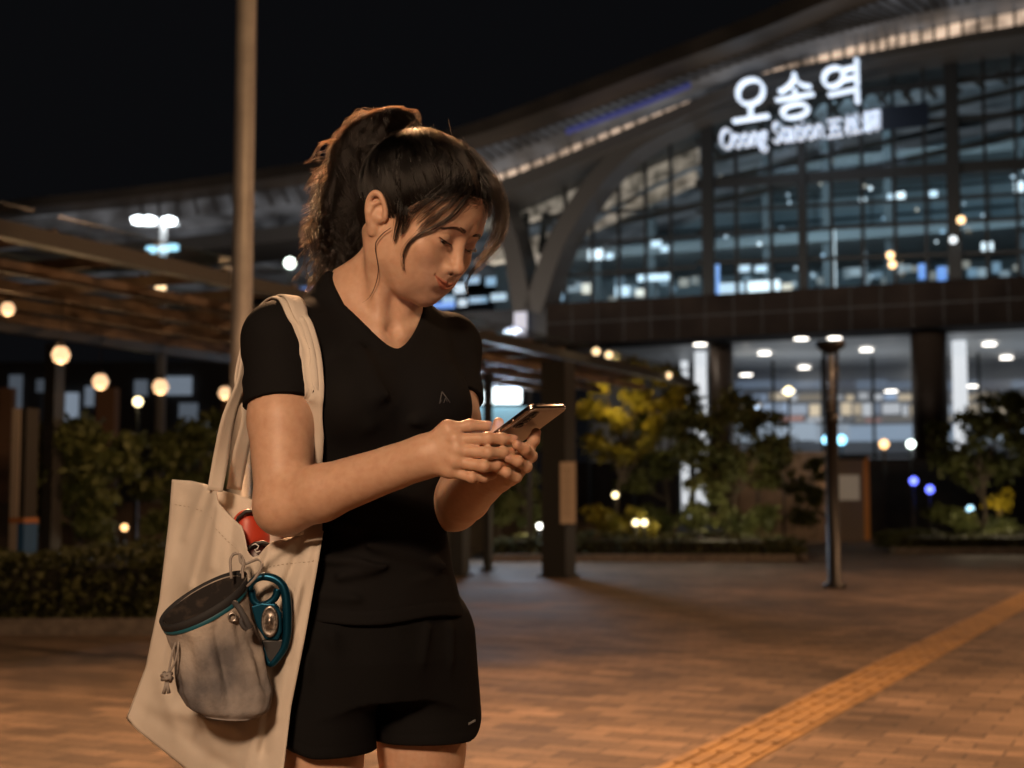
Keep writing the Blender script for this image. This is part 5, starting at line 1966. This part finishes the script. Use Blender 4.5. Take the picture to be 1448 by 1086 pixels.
def snap(f, px, py, y0=1.85, y1=2.25):
    """first point of surface f along the sight line, in the body frame"""
    ys = np.linspace(y0, y1, 400)
    Pq = np.array([bl(px, py, y) for y in ys], np.float32)
    d = f(Pq)
    i = int(np.argmax(d < 0))
    return Pq[i]


mk = MB()


def stroke(pts, w):
    q = [snap(tee, x, y) for x, y in pts]
    q = [p + np.array((-.0, -.0012, .0002)) for p in q]
    mk.tube([Vector(p) for p in q], w, 6)


stroke([(621, 571), (624.5, 554)], .0009); stroke([(624.5, 554), (636, 570)], .0009)
stroke([(627, 570), (629.5, 563), (632, 569)], .0008); stroke([(621, 571), (624, 566)], .0008)
mk.build("chest_mark", M_print, tee_o)
mk = MB()
for i in range(6):
    a = snap(shorts, 662.5 + i * 1.7, 1025 - i * .9); b = snap(shorts, 662.7 + i * 1.7, 1021.5 - i * .9)
    mk.tube([Vector(a) + Vector((0, -.0012, 0)), Vector(b) + Vector((0, -.0012, 0))], .0005, 5)
mk.build("hem_label", mat("pale_print", (.30, .30, .31), .6), shorts_o)

# shoes (below the picture)
for s in (-1, 1):
    f = lambda P, s=s: np.maximum(smin(smin(cap(P, (s * .075, .035, .045), (s * .082, -.13, .035), .046, .040), cap(P, (s * .076, .020, .06), (s * .076, .020, .11), .044, .040), .03), ell(P, (s * .08, -.04, .02), (.048, .15, .03)), .01) if False else smin(cap(P, (s * .075, .035, .045), (s * .082, -.13, .035), .044, .038), cap(P, (s * .076, .020, .06), (s * .076, .020, .10), .044, .040), .03), .004 - P[:, 2])
    v, q = nets(f, (s * .08 - .08, -.20, -.01), (s * .08 + .08, .10, .16), .005)
    sh = np_mesh("shoe", v, q, mat("black_mesh_upper", (.02, .02, .022), .7), person)
    sb = MB(); pl = []
    for a in np.linspace(0, 6.283, 26, endpoint=False):
        pl.append((s * .079 + .046 * math.cos(a), -.045 + .135 * math.sin(a), .003))
    sb.prism(pl, (0, 0, .022)); sb.build("sole", mat("white_foam", (.7, .7, .68), .6), sh)

# ---- phone
PL = np.array((.64, -.62, .45)); PL /= np.linalg.norm(PL)
PSx = np.array((.66, .75, .06)); PSx -= PL * (PSx @ PL); PSx /= np.linalg.norm(PSx)
PN = np.cross(PL, PSx)
if PN @ (np.array((0, 0, CAM_Z)) - np.array(at(752, 574, 1.80))) < 0: PN = -PN
phone_c = np.array(at(752, 574, 1.80)) - PL * .076 + PSx * .036
phone = empty("smartphone", Vector(phone_c))
tag(phone, "bronze grey smartphone held in both hands, camera side towards the viewer", "phone")


def rr_poly(w, h, r, n=6):
    out = []
    for cx, cy, a0 in ((w / 2 - r, h / 2 - r, 0), (-w / 2 + r, h / 2 - r, 90), (-w / 2 + r, -h / 2 + r, 180), (w / 2 - r, -h / 2 + r, 270)):
        for i in range(n + 1):
            a = math.radians(a0 + 90 * i / n)
            out.append((cx + r * math.cos(a), cy + r * math.sin(a)))
    return out


def pw(x, y, z):
    return Vector(PSx * x + PL * y + PN * z)


def slab(mb, w, h, r, prof, cx=0, cy=0):
    """rounded rectangle stacked through (inset, z) rings"""
    base = rr_poly(w, h, r); n = len(base); vs = []; fs = []
    for ins, z in prof:
        sx, sy_ = (w / 2 - ins) / (w / 2), (h / 2 - ins) / (h / 2)
        vs += [pw(cx + x * sx, cy + y * sy_, z) for x, y in base]
    for i in range(len(prof) - 1):
        for k in range(n):
            k2 = (k + 1) % n
            fs.append((i * n + k, i * n + k2, (i + 1) * n + k2, (i + 1) * n + k))
    fs.append(tuple(range(n - 1, -1, -1))); fs.append(tuple((len(prof) - 1) * n + k for k in range(n)))
    mb.add(vs, fs, True)


M_phone = mat("bronze_glass_back", (.33, .295, .275), .36, .40)
M_frame = mat("polished_frame", (.42, .36, .33), .20, 1.0)
M_lens = mat("lens_black", (.008, .008, .010), .08)
pb = MB(); slab(pb, .072, .152, .0105, [(.0016, -.0040), (.0003, -.0030), (0, -.0012), (0, .0012), (.0003, .0030), (.0016, .0040)])
pb.build("frame", M_frame, phone)
pb = MB(); slab(pb, .0695, .1495, .0095, [(.0, .0036), (.0006, .0044), (.0016, .0047)]); pb.build("back_cover", M_phone, phone)
pb = MB(); slab(pb, .0670, .1470, .0085, [(0, -.0041), (0, -.0036)]); pb.build("screen", mat("screen", (.01, .01, .012), .08, emit=(.75, .82, 1.0), estr=1.0), phone)
pb = MB(); slab(pb, .0175, .042, .0060, [(0, .0040), (0, .0056), (.0006, .0060)], -.0225, .0480)
isl = pb.build("camera_island", mat("camera_island", (.06, .052, .05), .25, .6), phone)
for k in range(3):
    lb = MB(); c = pw(-.0225, .0480 + (k - 1) * .0128, .0056)
    q = Vector(PN).to_track_quat('Z', 'Y').to_matrix()
    lb.lathe([(.0056, 0), (.0056, .0016), (.0046, .0018), (.0042, .0010), (0, .0008)], c, 20, q)
    lb.build("camera_lens", M_lens, isl)
for y, h in ((.030, .018), (.006, .010)):
    kb = MB(); kb.bar(pw(-.0362, y - h / 2, 0), pw(-.0362, y + h / 2, 0), .0016, .0024, tuple(PN)); kb.build("side_button", M_frame, phone)

# fingernails that face the viewer
M_nail = mat("fingernail", (.62, .36, .28), .25)
for Hd, nm, nv in ((RH, "thumb", (0.1, -.55, .80)), (RH, "index", (0, -.85, .45)), (LH, "middle", (-.2, -.85, .45)), (LH, "index", (.5, -.70, .45)), (LH, "thumb", (-.1, -.8, .6)), (LH, "ring", (-.2, -.9, .3))):
    pts, r = Hd[nm]
    tip, pre = Vector(bl(*pts[-1])), Vector(bl(*pts[-2]))
    ax_ = (tip - pre).normalized()
    nw = Vector(RB.T @ np.array(nv, np.float32)); nw = (nw - ax_ * nw.dot(ax_)).normalized()
    sd_ = ax_.cross(nw)
    c = tip + nw * (r * .80 - .0012) + ax_ * .0010
    nb_ = MB(); vs = []; fs = []
    for i, (rr_, hh) in enumerate(((1.0, -.0006), (.92, .0004), (.6, .0009), (.0, .0011))):
        for k in range(16):
            a = 2 * math.pi * k / 16
            u, w_ = math.cos(a) * rr_, math.sin(a) * rr_
            vs.append(c + ax_ * (u * .0056) + sd_ * (w_ * .0045) + nw * (hh - .0012 * w_ * w_))
    fs = [(i * 16 + k, i * 16 + (k + 1) % 16, i * 16 + 16 + (k + 1) % 16, i * 16 + 16 + k) for i in range(3) for k in range(16)]
    nb_.add(vs, fs, True); nb_.build("fingernail", M_nail, body)
# ------------------------------------------------------------------ tote bag and what it carries
def b2w(p):
    return np.asarray(p) @ RB.T + np.array(BO)


def polyline(pts, n):
    P = np.array(pts, float)
    L = np.concatenate([[0], np.cumsum(np.linalg.norm(np.diff(P[:, :2], axis=0), axis=1))]); L /= L[-1]
    t = np.linspace(0, 1, n)
    return np.stack([np.interp(t, L, P[:, i]) for i in range(P.shape[1])], 1)


M_canvas = mat("natural_canvas", (.56, .47, .385), .85, spec=.2)
vary(M_canvas, (.58, .52, .45), (.68, .62, .55), 9, 6, bump=.16, bscale=900)
NU, NV = 90, 80
T = polyline([(244, 678, 2.145), (272, 680, 2.130), (299, 687, 2.10), (306, 697, 2.085), (309, 711, 2.075), (327, 731, 2.055), (342, 744, 2.04), (347, 762, 2.03), (350, 780, 2.02), (357, 788, 2.01), (366, 786, 2.005), (374, 776, 2.002), (384, 767, 2.0), (405, 761, 1.995), (432, 756, 1.985), (457, 751, 1.975)], NU)
Bt = polyline([(179, 1016, 2.13), (196, 1034, 2.12), (264, 1088, 2.06), (330, 1136, 2.0), (382, 1166, 1.95), (392, 1160, 1.94)], NU)
Lf = polyline([(244, 678, 0), (239, 740, 0), (226, 850, 0), (206, 945, 0), (179, 1016, 0)], NV)
Rt = polyline([(457, 751, 0), (447, 810, 0), (431, 900, 0), (411, 1000, 0), (392, 1160, 0)], NV)
CRE = [((304, 700), (268, 830), 6, .0045), ((268, 830), (212, 930), 9, .004), ((330, 735), (322, 860), 7, -.003), ((442, 770), (408, 880), 7, .0065), ((428, 765), (398, 840), 6, -.0055),
       ((408, 768), (372, 800), 6, .005), ((452, 760), (428, 905), 6, -.005), ((418, 900), (396, 1010), 10, .006), ((400, 830), (380, 990), 9, -.004), ((245, 720), (232, 800), 8, .004),
       ((250, 900), (300, 1060), 12, .005), ((195, 1000), (330, 1090), 9, -.004), ((380, 980), (340, 1120), 11, .005), ((384, 770), (366, 815), 4, .004), ((225, 960), (250, 1040), 9, .004),
       ((262, 700), (240, 850), 9, -.004), ((310, 720), (300, 800), 8, .0045), ((240, 800), (216, 900), 8, -.004), ((290, 690), (262, 760), 5, .004), ((330, 1030), (250, 1000), 12, .005), ((400, 900), (372, 1060), 8, -.005), ((425, 830), (405, 930), 6, .005), ((212, 1000), (300, 1020), 9, .0035), ((440, 800), (424, 960), 5, .005)]


def panel_pt(u, v):
    iu = u * (NU - 1); i = min(int(iu), NU - 2); f = iu - i
    t = T[i] * (1 - f) + T[i + 1] * f; b = Bt[i] * (1 - f) + Bt[i + 1] * f
    jv = v * (NV - 1); j = min(int(jv), NV - 2); g = jv - j
    l = Lf[j] * (1 - g) + Lf[j + 1] * g; r = Rt[j] * (1 - g) + Rt[j + 1] * g
    uu = (t[0] - T[0][0]) / (T[-1][0] - T[0][0])
    ub = (b[0] - Bt[0][0]) / (Bt[-1][0] - Bt[0][0])
    w = uu * (1 - v) + ub * v
    side = l * (1 - w) + r * w
    lin0 = Lf[0] * (1 - uu) + Rt[0] * uu; lin1 = Lf[-1] * (1 - ub) + Rt[-1] * ub
    x = side[0]
    y = side[1] + (t[1] - lin0[1]) * (1 - v) ** 1.6 + (b[1] - lin1[1]) * v
    d = t[2] * (1 - v) + b[2] * v
    x += (t[0] - lin0[0]) * (1 - v) ** 2
    d -= .022 * math.sin(math.pi * min(1, w)) * math.sin(math.pi * (.12 + .80 * v))
    return x, y, d, w


def seg_d(x, y, a, b):
    ax, ay = a; bx, by = b
    t = max(0, min(1, ((x - ax) * (bx - ax) + (y - ay) * (by - ay)) / ((bx - ax) ** 2 + (by - ay) ** 2)))
    return math.hypot(x - ax - t * (bx - ax), y - ay - t * (by - ay))


def panel_y(x, y, d):
    w = 0
    for a, b, r, amp in CRE:
        w += 1.8 * amp * math.exp(-(seg_d(x, y, a, b) / r) ** 2)
    w += .0034 * mnoise.noise(Vector((x * .022, y * .010, 3.1))) * 2 + .0010 * mnoise.noise(Vector((x * .06, y * .03, 7.7)))
    return d - w


bv, bf = [], []
for j in range(NV):
    for i in range(NU):
        v = j / (NV - 1)
        x, y, d, w = panel_pt(i / (NU - 1), v)
        d0_ = d; d = panel_y(x, y, d); d = d0_ + (d - d0_) * min(1, 4 * max(0, w) * max(0, 1 - w) * 1.6) * min(1, (1 - v) * 6)
        if abs(v - .085) < .009: d -= .0009
        bv.append(at(x, y, d))
# far panel: same sides and bottom, plain top edge
for j in range(NV):
    v = j / (NV - 1)
    for i in range(NU):
        u = i / (NU - 1)
        l, r = Lf[j], Rt[j]
        ub = (Bt[i][0] - Bt[0][0]) / (Bt[-1][0] - Bt[0][0])
        w = u * (1 - v) + ub * v
        lin1 = Lf[-1] * (1 - ub) + Rt[-1] * ub
        x = l[0] * (1 - w) + r[0] * w; y = l[1] * (1 - w) + r[1] * w
        y += -10 * math.sin(math.pi * u) * (1 - v) ** 2 + (Bt[i][1] - lin1[1]) * v
        d = (2.145 * (1 - w) + 1.975 * w) * (1 - v) + Bt[i][2] * v
        d += (.060 * math.sin(math.pi * w) ** .6) * (1 - v) ** .5 + .004 * math.sin(x * .2) * math.sin(math.pi * w)
        bv.append(at(x, y, d))
N0 = NU * NV
for p in (0, 1):
    for j in range(NV - 1):
        for i in range(NU - 1):
            a = p * N0 + j * NU + i
            bf.append((a, a + 1, a + NU + 1, a + NU) if p == 0 else (a, a + NU, a + NU + 1, a + 1))
bag_o = Vector(at(330, 900, 2.05)); bag_o.z = 0.60
tote = empty("tote_bag", bag_o)
tag(tote, "natural canvas tote bag hanging from the young woman's right shoulder", "tote bag")


def W0(vs):
    return [Vector(v) - bag_o for v in vs]


pan = mesh_obj("bag_body", W0(bv), bf, M_canvas, tote, True)
wd = pan.modifiers.new("weld", 'WELD'); wd.merge_threshold = .0004
so = pan.modifiers.new("thick", 'SOLIDIFY'); so.thickness = .0018; so.offset = 0


# stitched hem under the opening and the side seam
sb_ = MB()
for vv in (.088, .100):
    for i in range(2, NU - 3, 2):
        q = []
        for i2 in (i, i + 1):
            x, y, d, w = panel_pt(i2 / (NU - 1), vv)
            d0_ = d; d = panel_y(x, y, d); d = d0_ + (d - d0_) * min(1, 4 * max(0, w) * max(0, 1 - w) * 1.6) * min(1, (1 - vv) * 6)
            q.append(at(x, y, d - .0012) - bag_o)
        if (q[1] - q[0]).length < .02: sb_.tube(q, .0005, 5)
sb_.build("stitching", mat("stitch_thread", (.36, .29, .22), .8), pan)


def ribbon(name, C, Wv, th, parent, m, org, lift):
    """C centres, Wv half-width vectors (world)"""
    n = len(C); vs, fs = [], []
    for i in range(n):
        t = C[min(i + 1, n - 1)] - C[max(i - 1, 0)]; t = t / np.linalg.norm(t)
        w = Wv[i] - t * (Wv[i] @ t)
        nn = np.cross(t, w); nn = nn / np.linalg.norm(nn) * th / 2
        # gently folded along its length, edges turned in
        for a, k in ((-1, 0), (-.5, .0011), (0, .0004), (.5, .0012), (1, 0)):
            vs.append(C[i] + w * a + nn + nn / np.linalg.norm(nn) * k)
        for a, k in ((1, 0), (.5, .0012), (0, .0004), (-.5, .0011), (-1, 0)):
            vs.append(C[i] + w * a - nn + nn / np.linalg.norm(nn) * k)
    A_ = w2b(np.array([tuple(v) for v in vs])).astype(np.float32)      # lay the strap on the cloth
    L_ = np.tile(np.array([lift + th] * 5 + [lift] * 5, np.float32), n)
    for _ in range(4):
        d_ = tee(A_)
        m_ = d_ < L_
        if not m_.any(): break
        G = np.stack([tee(A_ + np.eye(3, dtype=np.float32)[q] * .004) - tee(A_ - np.eye(3, dtype=np.float32)[q] * .004) for q in range(3)], 1)
        G /= np.linalg.norm(G, axis=1)[:, None] + 1e-9
        A_[m_] += (G * (L_ - d_)[:, None])[m_]
    vs = list(b2w(A_))
    for i in range(n - 1):
        for k in range(10):
            k2 = (k + 1) % 10
            fs.append((i * 10 + k, i * 10 + k2, i * 10 + 10 + k2, i * 10 + 10 + k))
    fs.append(tuple(range(9, -1, -1))); fs.append(tuple((n - 1) * 10 + k for k in range(10)))
    return mesh_obj(name, [Vector(v) - Vector(org) for v in vs], fs, m, parent, True)


def on_tee(px, py, lift):
    p = b2w(snap(tee, px, py, 1.80, 2.2))
    return p + (np.array((0, 0, CAM_Z)) - p) / np.linalg.norm(np.array((0, 0, CAM_Z)) - p) * lift


def strap(shift, lift, rear_end, front_end, back_dy):
    pts, wid = [], []
    def add(p, w): pts.append(np.array(p, float)); wid.append(np.array(w, float))
    x = shift
    add(at(*rear_end), (.011, .002, .0))
    add(at(rear_end[0] + 9, rear_end[1] - 50, 2.085 + back_dy), (.010, .006, 0))
    add(at(rear_end[0] + 20, rear_end[1] - 105, 2.075 + back_dy), (.008, .008, 0))
    add(at(342 + x * .3, 540, 2.085 + back_dy), (.006, .010, .002))
    add(at(352 + x * .5, 490, 2.095 + back_dy), (.006, .010, .004))
    add(at(372 + x, 446, 2.080 + back_dy * .6), (.010, .004, .006))
    add(at(394 + x, 423, 2.045), (.012, .002, .003))
    add(at(410 + x, 424, 2.012), (.0125, .003, -.002))
    add(on_tee(424 + x, 446, lift + .002), (.0125, .002, -.003))
    for px, py in ((433, 467), (442, 503), (446, 550), (446, 600), (444, 645), (441, 685)):
        add(on_tee(px + x, py, lift + (.004 if py > 560 else .002)), (.0125, -.002, 0))
    add(at(front_end[0], 725, 2.0), (.0125, -.002, 0))
    add(at(*front_end), (.0125, -.002, 0))
    n = 130
    C = spline(pts, n); Wv = spline(wid, n)
    return C, Wv


C1, W1 = strap(0, .005, (304, 694, 2.078), (443, 765, 1.960), .0)
ribbon("strap", C1, W1, .0030, tote, M_canvas, bag_o, .0050)
C2, W2 = strap(-8, .0015, (331, 692, 2.135), (434, 770, 2.02), .02)
ribbon("strap", C2, W2, .0026, tote, M_canvas, bag_o, .0012)

# ---- climbing shoes peeping out of the opening
M_red = mat("red_leather", (.50, .050, .022), .42)
M_rand = mat("black_rubber", (.018, .017, .018), .5)


def shoe(name, label, toe, heel, r, m_up, edge):
    toe = np.array(at(*toe)); heel = np.array(at(*heel))
    mid = (toe + heel) / 2
    f = lambda P: smin(smin(cap(P, toe, mid, r * .78, r * 1.05), cap(P, mid, heel, r * 1.05, r * .86), .02), ell(P, toe + (mid - toe) * .3, (r * 1.1, r * .8, r * .8)), .02)
    lo_ = np.minimum(toe, heel) - r * 1.6; hi_ = np.maximum(toe, heel) + r * 1.6
    org = Vector(heel)
    v, q = nets(lambda P: np.maximum(f(P), P[:, 2] - 9), lo_, hi_, .004)
    root = empty(name, org); tag(root, label, "climbing shoe", "climbing shoes carried in the tote bag")
    up = np_mesh("upper", v - np.array(org), q, m_up, root)
    ed = MB(); px0, py0, dd = edge
    ed.tube([Vector(at(px0 + x, py0 + y, dd)) - org for x, y in ((-21, 6), (-14, -8), (-4, -16), (8, -18), (20, -14))], [.001, .0026, .0032, .0030, .002], 8)
    ed.build("heel_edge", M_rand, root)
    return root


shoe("climbing_shoe", "red climbing shoe poking out of the tote bag under her elbow", (351, 740, 2.080), (352, 880, 2.100), .027, M_red, (351, 740, 2.056))
s2 = shoe("climbing_shoe", "black and dark red climbing shoe lower in the tote bag opening", (364, 784, 2.048), (372, 905, 2.06), .0235, mat("dark_red_leather", (.045, .010, .011), .4), (364, 785, 2.028))
mb = MB()
mb.tube([Vector(at(x, y, 2.022)) - s2.location for x, y in ((356, 771), (361, 769), (366, 772), (364, 776), (360, 777), (363, 781), (368, 779))], .0009, 6)
mb.build("white_emblem", mat("white_print", (.7, .7, .7), .6), s2)

# ---- chalk bag
ck_o = Vector(at(324, 1010, 1.93))
chalk = empty("chalk_bag", ck_o)
tag(chalk, "dusty grey drawstring chalk bag with a black and teal rim hanging on the tote bag", "chalk bag")
M_chalk = mat("chalky_canvas", (.40, .36, .32), .9, spec=.15)
vary(M_chalk, (.17, .155, .15), (.46, .40, .345), 17, 7, bump=.22, bscale=120, lo=.33, hi=.62)
_gz = nd(M_chalk, "ShaderNodeSeparateXYZ"); _gt = nd(M_chalk, "ShaderNodeTexCoord"); lk(M_chalk, _gt.outputs["Object"], _gz.inputs[0])
_gn = nd(M_chalk, "ShaderNodeTexNoise"); _gn.inputs["Scale"].default_value = 14; lk(M_chalk, _gt.outputs["Object"], _gn.inputs["Vector"])
_ga = nd(M_chalk, "ShaderNodeMath"); _ga.operation = 'MULTIPLY_ADD'; lk(M_chalk, _gn.outputs["Fac"], _ga.inputs[0]); _ga.inputs[1].default_value = .12; lk(M_chalk, _gz.outputs["Z"], _ga.inputs[2])
_gr = nd(M_chalk, "ShaderNodeMapRange"); _gr.inputs[1].default_value = .09; _gr.inputs[2].default_value = .19; lk(M_chalk, _ga.outputs[0], _gr.inputs[0])
_gm = nd(M_chalk, "ShaderNodeMix"); _gm.data_type = 'RGBA'; _gm.blend_type = 'MULTIPLY'; _gm.inputs["Factor"].default_value = 1
_gc = nd(M_chalk, "ShaderNodeMix"); _gc.data_type = 'RGBA'; _gc.inputs["A"].default_value = (.62, .66, .74, 1); _gc.inputs["B"].default_value = (1, 1, 1, 1); lk(M_chalk, _gr.outputs[0], _gc.inputs["Factor"])
_src = bsdf(M_chalk).inputs["Base Color"].links[0].from_socket
lk(M_chalk, _src, _gm.inputs["A"]); lk(M_chalk, _gc.outputs["Result"], _gm.inputs["B"]); lk(M_chalk, _gm.outputs["Result"], bsdf(M_chalk).inputs["Base Color"])
M_rim = mat("black_webbing", (.016, .017, .020), .75)
M_teal = mat("teal_piping", (.008, .10, .145), .5)
M_lin = mat("dark_fleece", (.020, .017, .016), .95)
vary(M_lin, (.012, .010, .010), (.06, .045, .035), 60, 4, lo=.5, hi=.8)
M_cord = mat("grey_cord", (.30, .27, .25), .8)


def ring(t):
    """centre (px, py, Y), half-major (px), depth half (m), sag of the near side (px)"""
    k = lambda a: np.interp(t, [0, .10, .3, .55, .8, .93, 1], a)
    cx, cy = k([288, 291, 297, 308, 318, 323, 324]), k([849, 864, 894, 934, 978, 1002, 1012])
    mx, my = k([60, 58, 53, 59, 65, 58, 40]), k([-31, -28, -20, -8, -1, 2, 2])
    dp = k([.040, .040, .037, .038, .040, .036, .026])
    sg = k([20, 19, 12, 8, 9, 9, 7])
    return cx, cy, mx, my, dp, sg


def chalk_pt(t, a, off=0.0, fold=1.0):
    cx, cy, mx, my, dp, sg = ring(t)
    body = math.sin(math.pi * min(1, max(0, (t - .05) / .95))) if fold else 0
    m = 1 + fold * body * (.070 * math.sin(a * 4 + 1.0 + t * 1.8) + .050 * math.sin(a * 7 + 2.2 - t * 2) + .025 * math.sin(a * 13 + t * 6) + .02 * math.sin(t * 17 + a * 3))
    g = -.26 * fold * body * math.exp(-(((a - 4.95 + .2 * t) + math.pi) % (2 * math.pi) - math.pi) ** 2 / .018)
    m += g
    f = 1 + off / .06
    c, s = math.cos(a), math.sin(a)
    px = cx + mx * c * m * f; py = cy + my * c * m * f - sg * s * m * f * 1.0
    return at(px, py, 1.935 + .5 * (1 - t) * .02 + dp * s * m * f)


nt, na = 40, 96
vs, fs = [], []
for i in range(nt):
    for j in range(na): vs.append(chalk_pt(i / (nt - 1), 2 * math.pi * j / na) - ck_o)
for i in range(nt - 1):
    for j in range(na):
        k = (j + 1) % na
        fs.append((i * na + j, i * na + na + j, i * na + na + k, i * na + k))
fs.append(tuple((nt - 1) * na + j for j in range(na)))
cb = mesh_obj("pouch", vs, fs, M_chalk, chalk, True)
md = cb.modifiers.new("thick", 'SOLIDIFY'); md.thickness = .002; md.offset = -1
vs, fs = [], []
for i in range(10):
    for j in range(48): vs.append(chalk_pt(i / 9 * .34, 2 * math.pi * j / 48, -.004 - .022 * i / 9, 0) - ck_o)
for i in range(9):
    for j in range(48):
        k = (j + 1) % 48
        fs.append((i * 48 + j, i * 48 + k, i * 48 + 48 + k, i * 48 + 48 + j))
fs.append(tuple(9 * 48 + j for j in range(47, -1, -1)))
mesh_obj("lining", vs, fs, M_lin, chalk, True)
for nm, t0, t1, off, m in (("rim", -.02, .055, .0022, M_rim), ("teal_trim", .055, .095, .0016, M_teal)):
    vs, fs = [], []
    prof = [(t0, 0), (t0 - .006, off * .6), (t0, off), (t1, off), (t1 + .004, off * .5), (t1, -.0008), (t0 + .01, -.003)]
    for tt, oo in prof:
        for j in range(64):
            a = 2 * math.pi * j / 64
            p = chalk_pt(max(tt, 0), a, oo, .25)
            if tt < 0: p = p + (chalk_pt(0, a, oo, .25) - chalk_pt(.1, a, oo, .25)) * (-tt / .1)
            vs.append(p - ck_o)
    n = len(prof)
    for i in range(n):
        i2 = (i + 1) % n
        for j in range(64):
            k = (j + 1) % 64
            fs.append((i * 64 + j, i * 64 + k, i2 * 64 + k, i2 * 64 + j))
    mesh_obj(nm, vs, fs, m, chalk, True)


def z2(x, y, d):           # coordinates of my enlarged crop of the bag
    return at(200 + x / 4.178, 780 + y / 4.178, d)


def cord(name, pts, r, m, parent, org):
    b = MB()
    b.tube([Vector(p) - org for p in spline([z2(*p) for p in pts], 40)], r, 8)
    return b.build(name, m, parent)


cord("hanging_cord", [(600, 160, 1.935), (598, 110, 1.94), (605, 60, 1.955), (585, 18, 1.96), (548, 14, 1.96), (527, 45, 1.955), (527, 100, 1.95), (532, 160, 1.95)], .0020, M_cord, chalk, ck_o)
cord("hanging_cord", [(625, 205, 1.93), (668, 160, 1.925), (704, 105, 1.93), (712, 68, 1.94), (690, 46, 1.95), (650, 58, 1.955), (610, 75, 1.955)], .0020, M_cord, chalk, ck_o)
cord("hanging_cord", [(580, 20, 1.955), (584, 60, 1.95), (600, 80, 1.948), (588, 130, 1.945)], .0018, M_cord, chalk, ck_o)
gb = MB(); g = Vector(chalk_pt(.17, 5.35, .003)) - ck_o
q = (Vector((0, 0, CAM_Z)) - (g + ck_o)).to_track_quat('Z', 'Y').to_matrix()
gb.tube([g + q @ Vector((.0048 * math.cos(a), .0055 * math.sin(a), .001)) for a in np.linspace(0, 6.283, 16, endpoint=False)], .0016, 7, closed=True)
gb.build("grommet", mat("brushed_steel", (.45, .42, .40), .3, 1.0), chalk)
cord("drawcord", [(548, 300, 1.893), (575, 330, 1.885), (600, 372, 1.883), (625, 420, 1.884), (640, 452, 1.886)], .0040, mat("dark_cord", (.05, .05, .055), .7), chalk, ck_o)
cord("drawcord", [(598, 380, 1.888), (590, 410, 1.886), (600, 440, 1.886), (625, 460, 1.888)], .0032, mat("dark_cord", (.05, .05, .055), .7), chalk, ck_o)
cord("side_cord", [(205, 530, 1.925), (185, 590, 1.915), (172, 650, 1.912), (160, 715, 1.912)], .0015, M_cord, chalk, ck_o)
cord("side_cord", [(222, 530, 1.92), (212, 600, 1.912), (195, 660, 1.91), (165, 712, 1.91)], .0015, M_cord, chalk, ck_o)
kb = MB()
for (x0, y0, x1, y1) in ((120, 735, 180, 720), (122, 755, 184, 748), (135, 715, 150, 770), (165, 712, 172, 768)):
    kb.tube([z2(x0, y0, 1.910) - ck_o, z2((x0 + x1) / 2, (y0 + y1) / 2 - 3, 1.903) - ck_o, z2(x1, y1, 1.910) - ck_o], .0027, 8)
for (x1, y1) in ((132, 838), (162, 836)):
    kb.tube([z2(150, 760, 1.910) - ck_o, z2((150 + x1) / 2, 800, 1.906) - ck_o, z2(x1, y1, 1.908) - ck_o], [.0020, .0022, .0028], 8)
kb.build("cord_knot", M_cord, chalk)

# ---- blue belay device behind the chalk bag
bd_o = Vector(z2(780, 640, 1.955))
bel = empty("belay_device", bd_o)
tag(bel, "blue metal belay device with a worn steel cam tucked behind the chalk bag", "belay device")
M_blue = mat("blue_anodised", (.005, .070, .135), .33, .75)
M_steel = mat("worn_steel", (.34, .31, .29), .38, .9)
M_dark = mat("dark_plastic", (.02, .022, .026), .5)
D0 = 1.952
vary(M_steel, (.12, .10, .09), (.42, .38, .35), 240, 5)
out = [(640, 232), (648, 190), (680, 160), (730, 148), (785, 160), (830, 195), (852, 250), (860, 330), (862, 420), (858, 500), (840, 570), (800, 630), (768, 662), (745, 640), (722, 560)]
db = MB()
db.tube([Vector(p) - bd_o for p in spline([z2(x, y, D0 - .004) for x, y in out], 60)], np.concatenate([np.linspace(.0046, .0066, 30), np.linspace(.0066, .0044, 30)]), 10)
db.build("outer_frame", M_blue, bel)
db = MB()
db.tube([Vector(p) - bd_o for p in spline([z2(x, y, D0 - .002) for x, y in ((650, 225), (662, 285), (700, 318), (750, 305), (790, 270), (806, 220))], 30)], .0052, 10)
db.build("eye_ring", M_blue, bel)
pl = [z2(x, y, D0) - bd_o for x, y in ((655, 320), (720, 300), (800, 305), (835, 360), (838, 470), (815, 520), (740, 515), (690, 440))]
db = MB(); db.prism(pl, Vector((0, -.012, 0))); o = db.build("side_plate", M_blue, bel)
bv_ = o.modifiers.new("bevel", 'BEVEL'); bv_.width = .002; bv_.segments = 2
pl = [z2(x, y, D0 + .002) - bd_o for x, y in ((715, 520), (845, 515), (835, 575), (790, 640), (768, 655), (735, 610))]
db = MB(); db.prism(pl, Vector((0, -.010, 0))); o = db.build("lower_housing", M_dark, bel)
bv_ = o.modifiers.new("bevel", 'BEVEL'); bv_.width = .002; bv_.segments = 2
db = MB(); c = z2(760, 412, D0 - .0135) - bd_o
q = Matrix.Rotation(math.radians(90), 3, 'X')
sc = Matrix.Diagonal((.55, 1, 1)) if False else Matrix.Identity(3)
vs = []
prof = [(1.0, 0), (1.0, .003), (.90, .0045), (.78, .0036), (.3, .0036), (.25, .005), (0, .0052)]
E = MB()
for r, zz in prof[:-1]:
    for k in range(28):
        a = 2 * math.pi * k / 28
        vs.append(c + Vector((.0115 * r * math.cos(a), -zz, .0215 * r * math.sin(a))))
fs = [(i * 28 + k, i * 28 + (k + 1) % 28, i * 28 + 28 + (k + 1) % 28, i * 28 + 28 + k) for i in range(len(prof) - 2) for k in range(28)] + [tuple((len(prof) - 2) * 28 + k for k in range(28))]
E.add(vs, fs, True); E.build("cam", M_steel, bel)
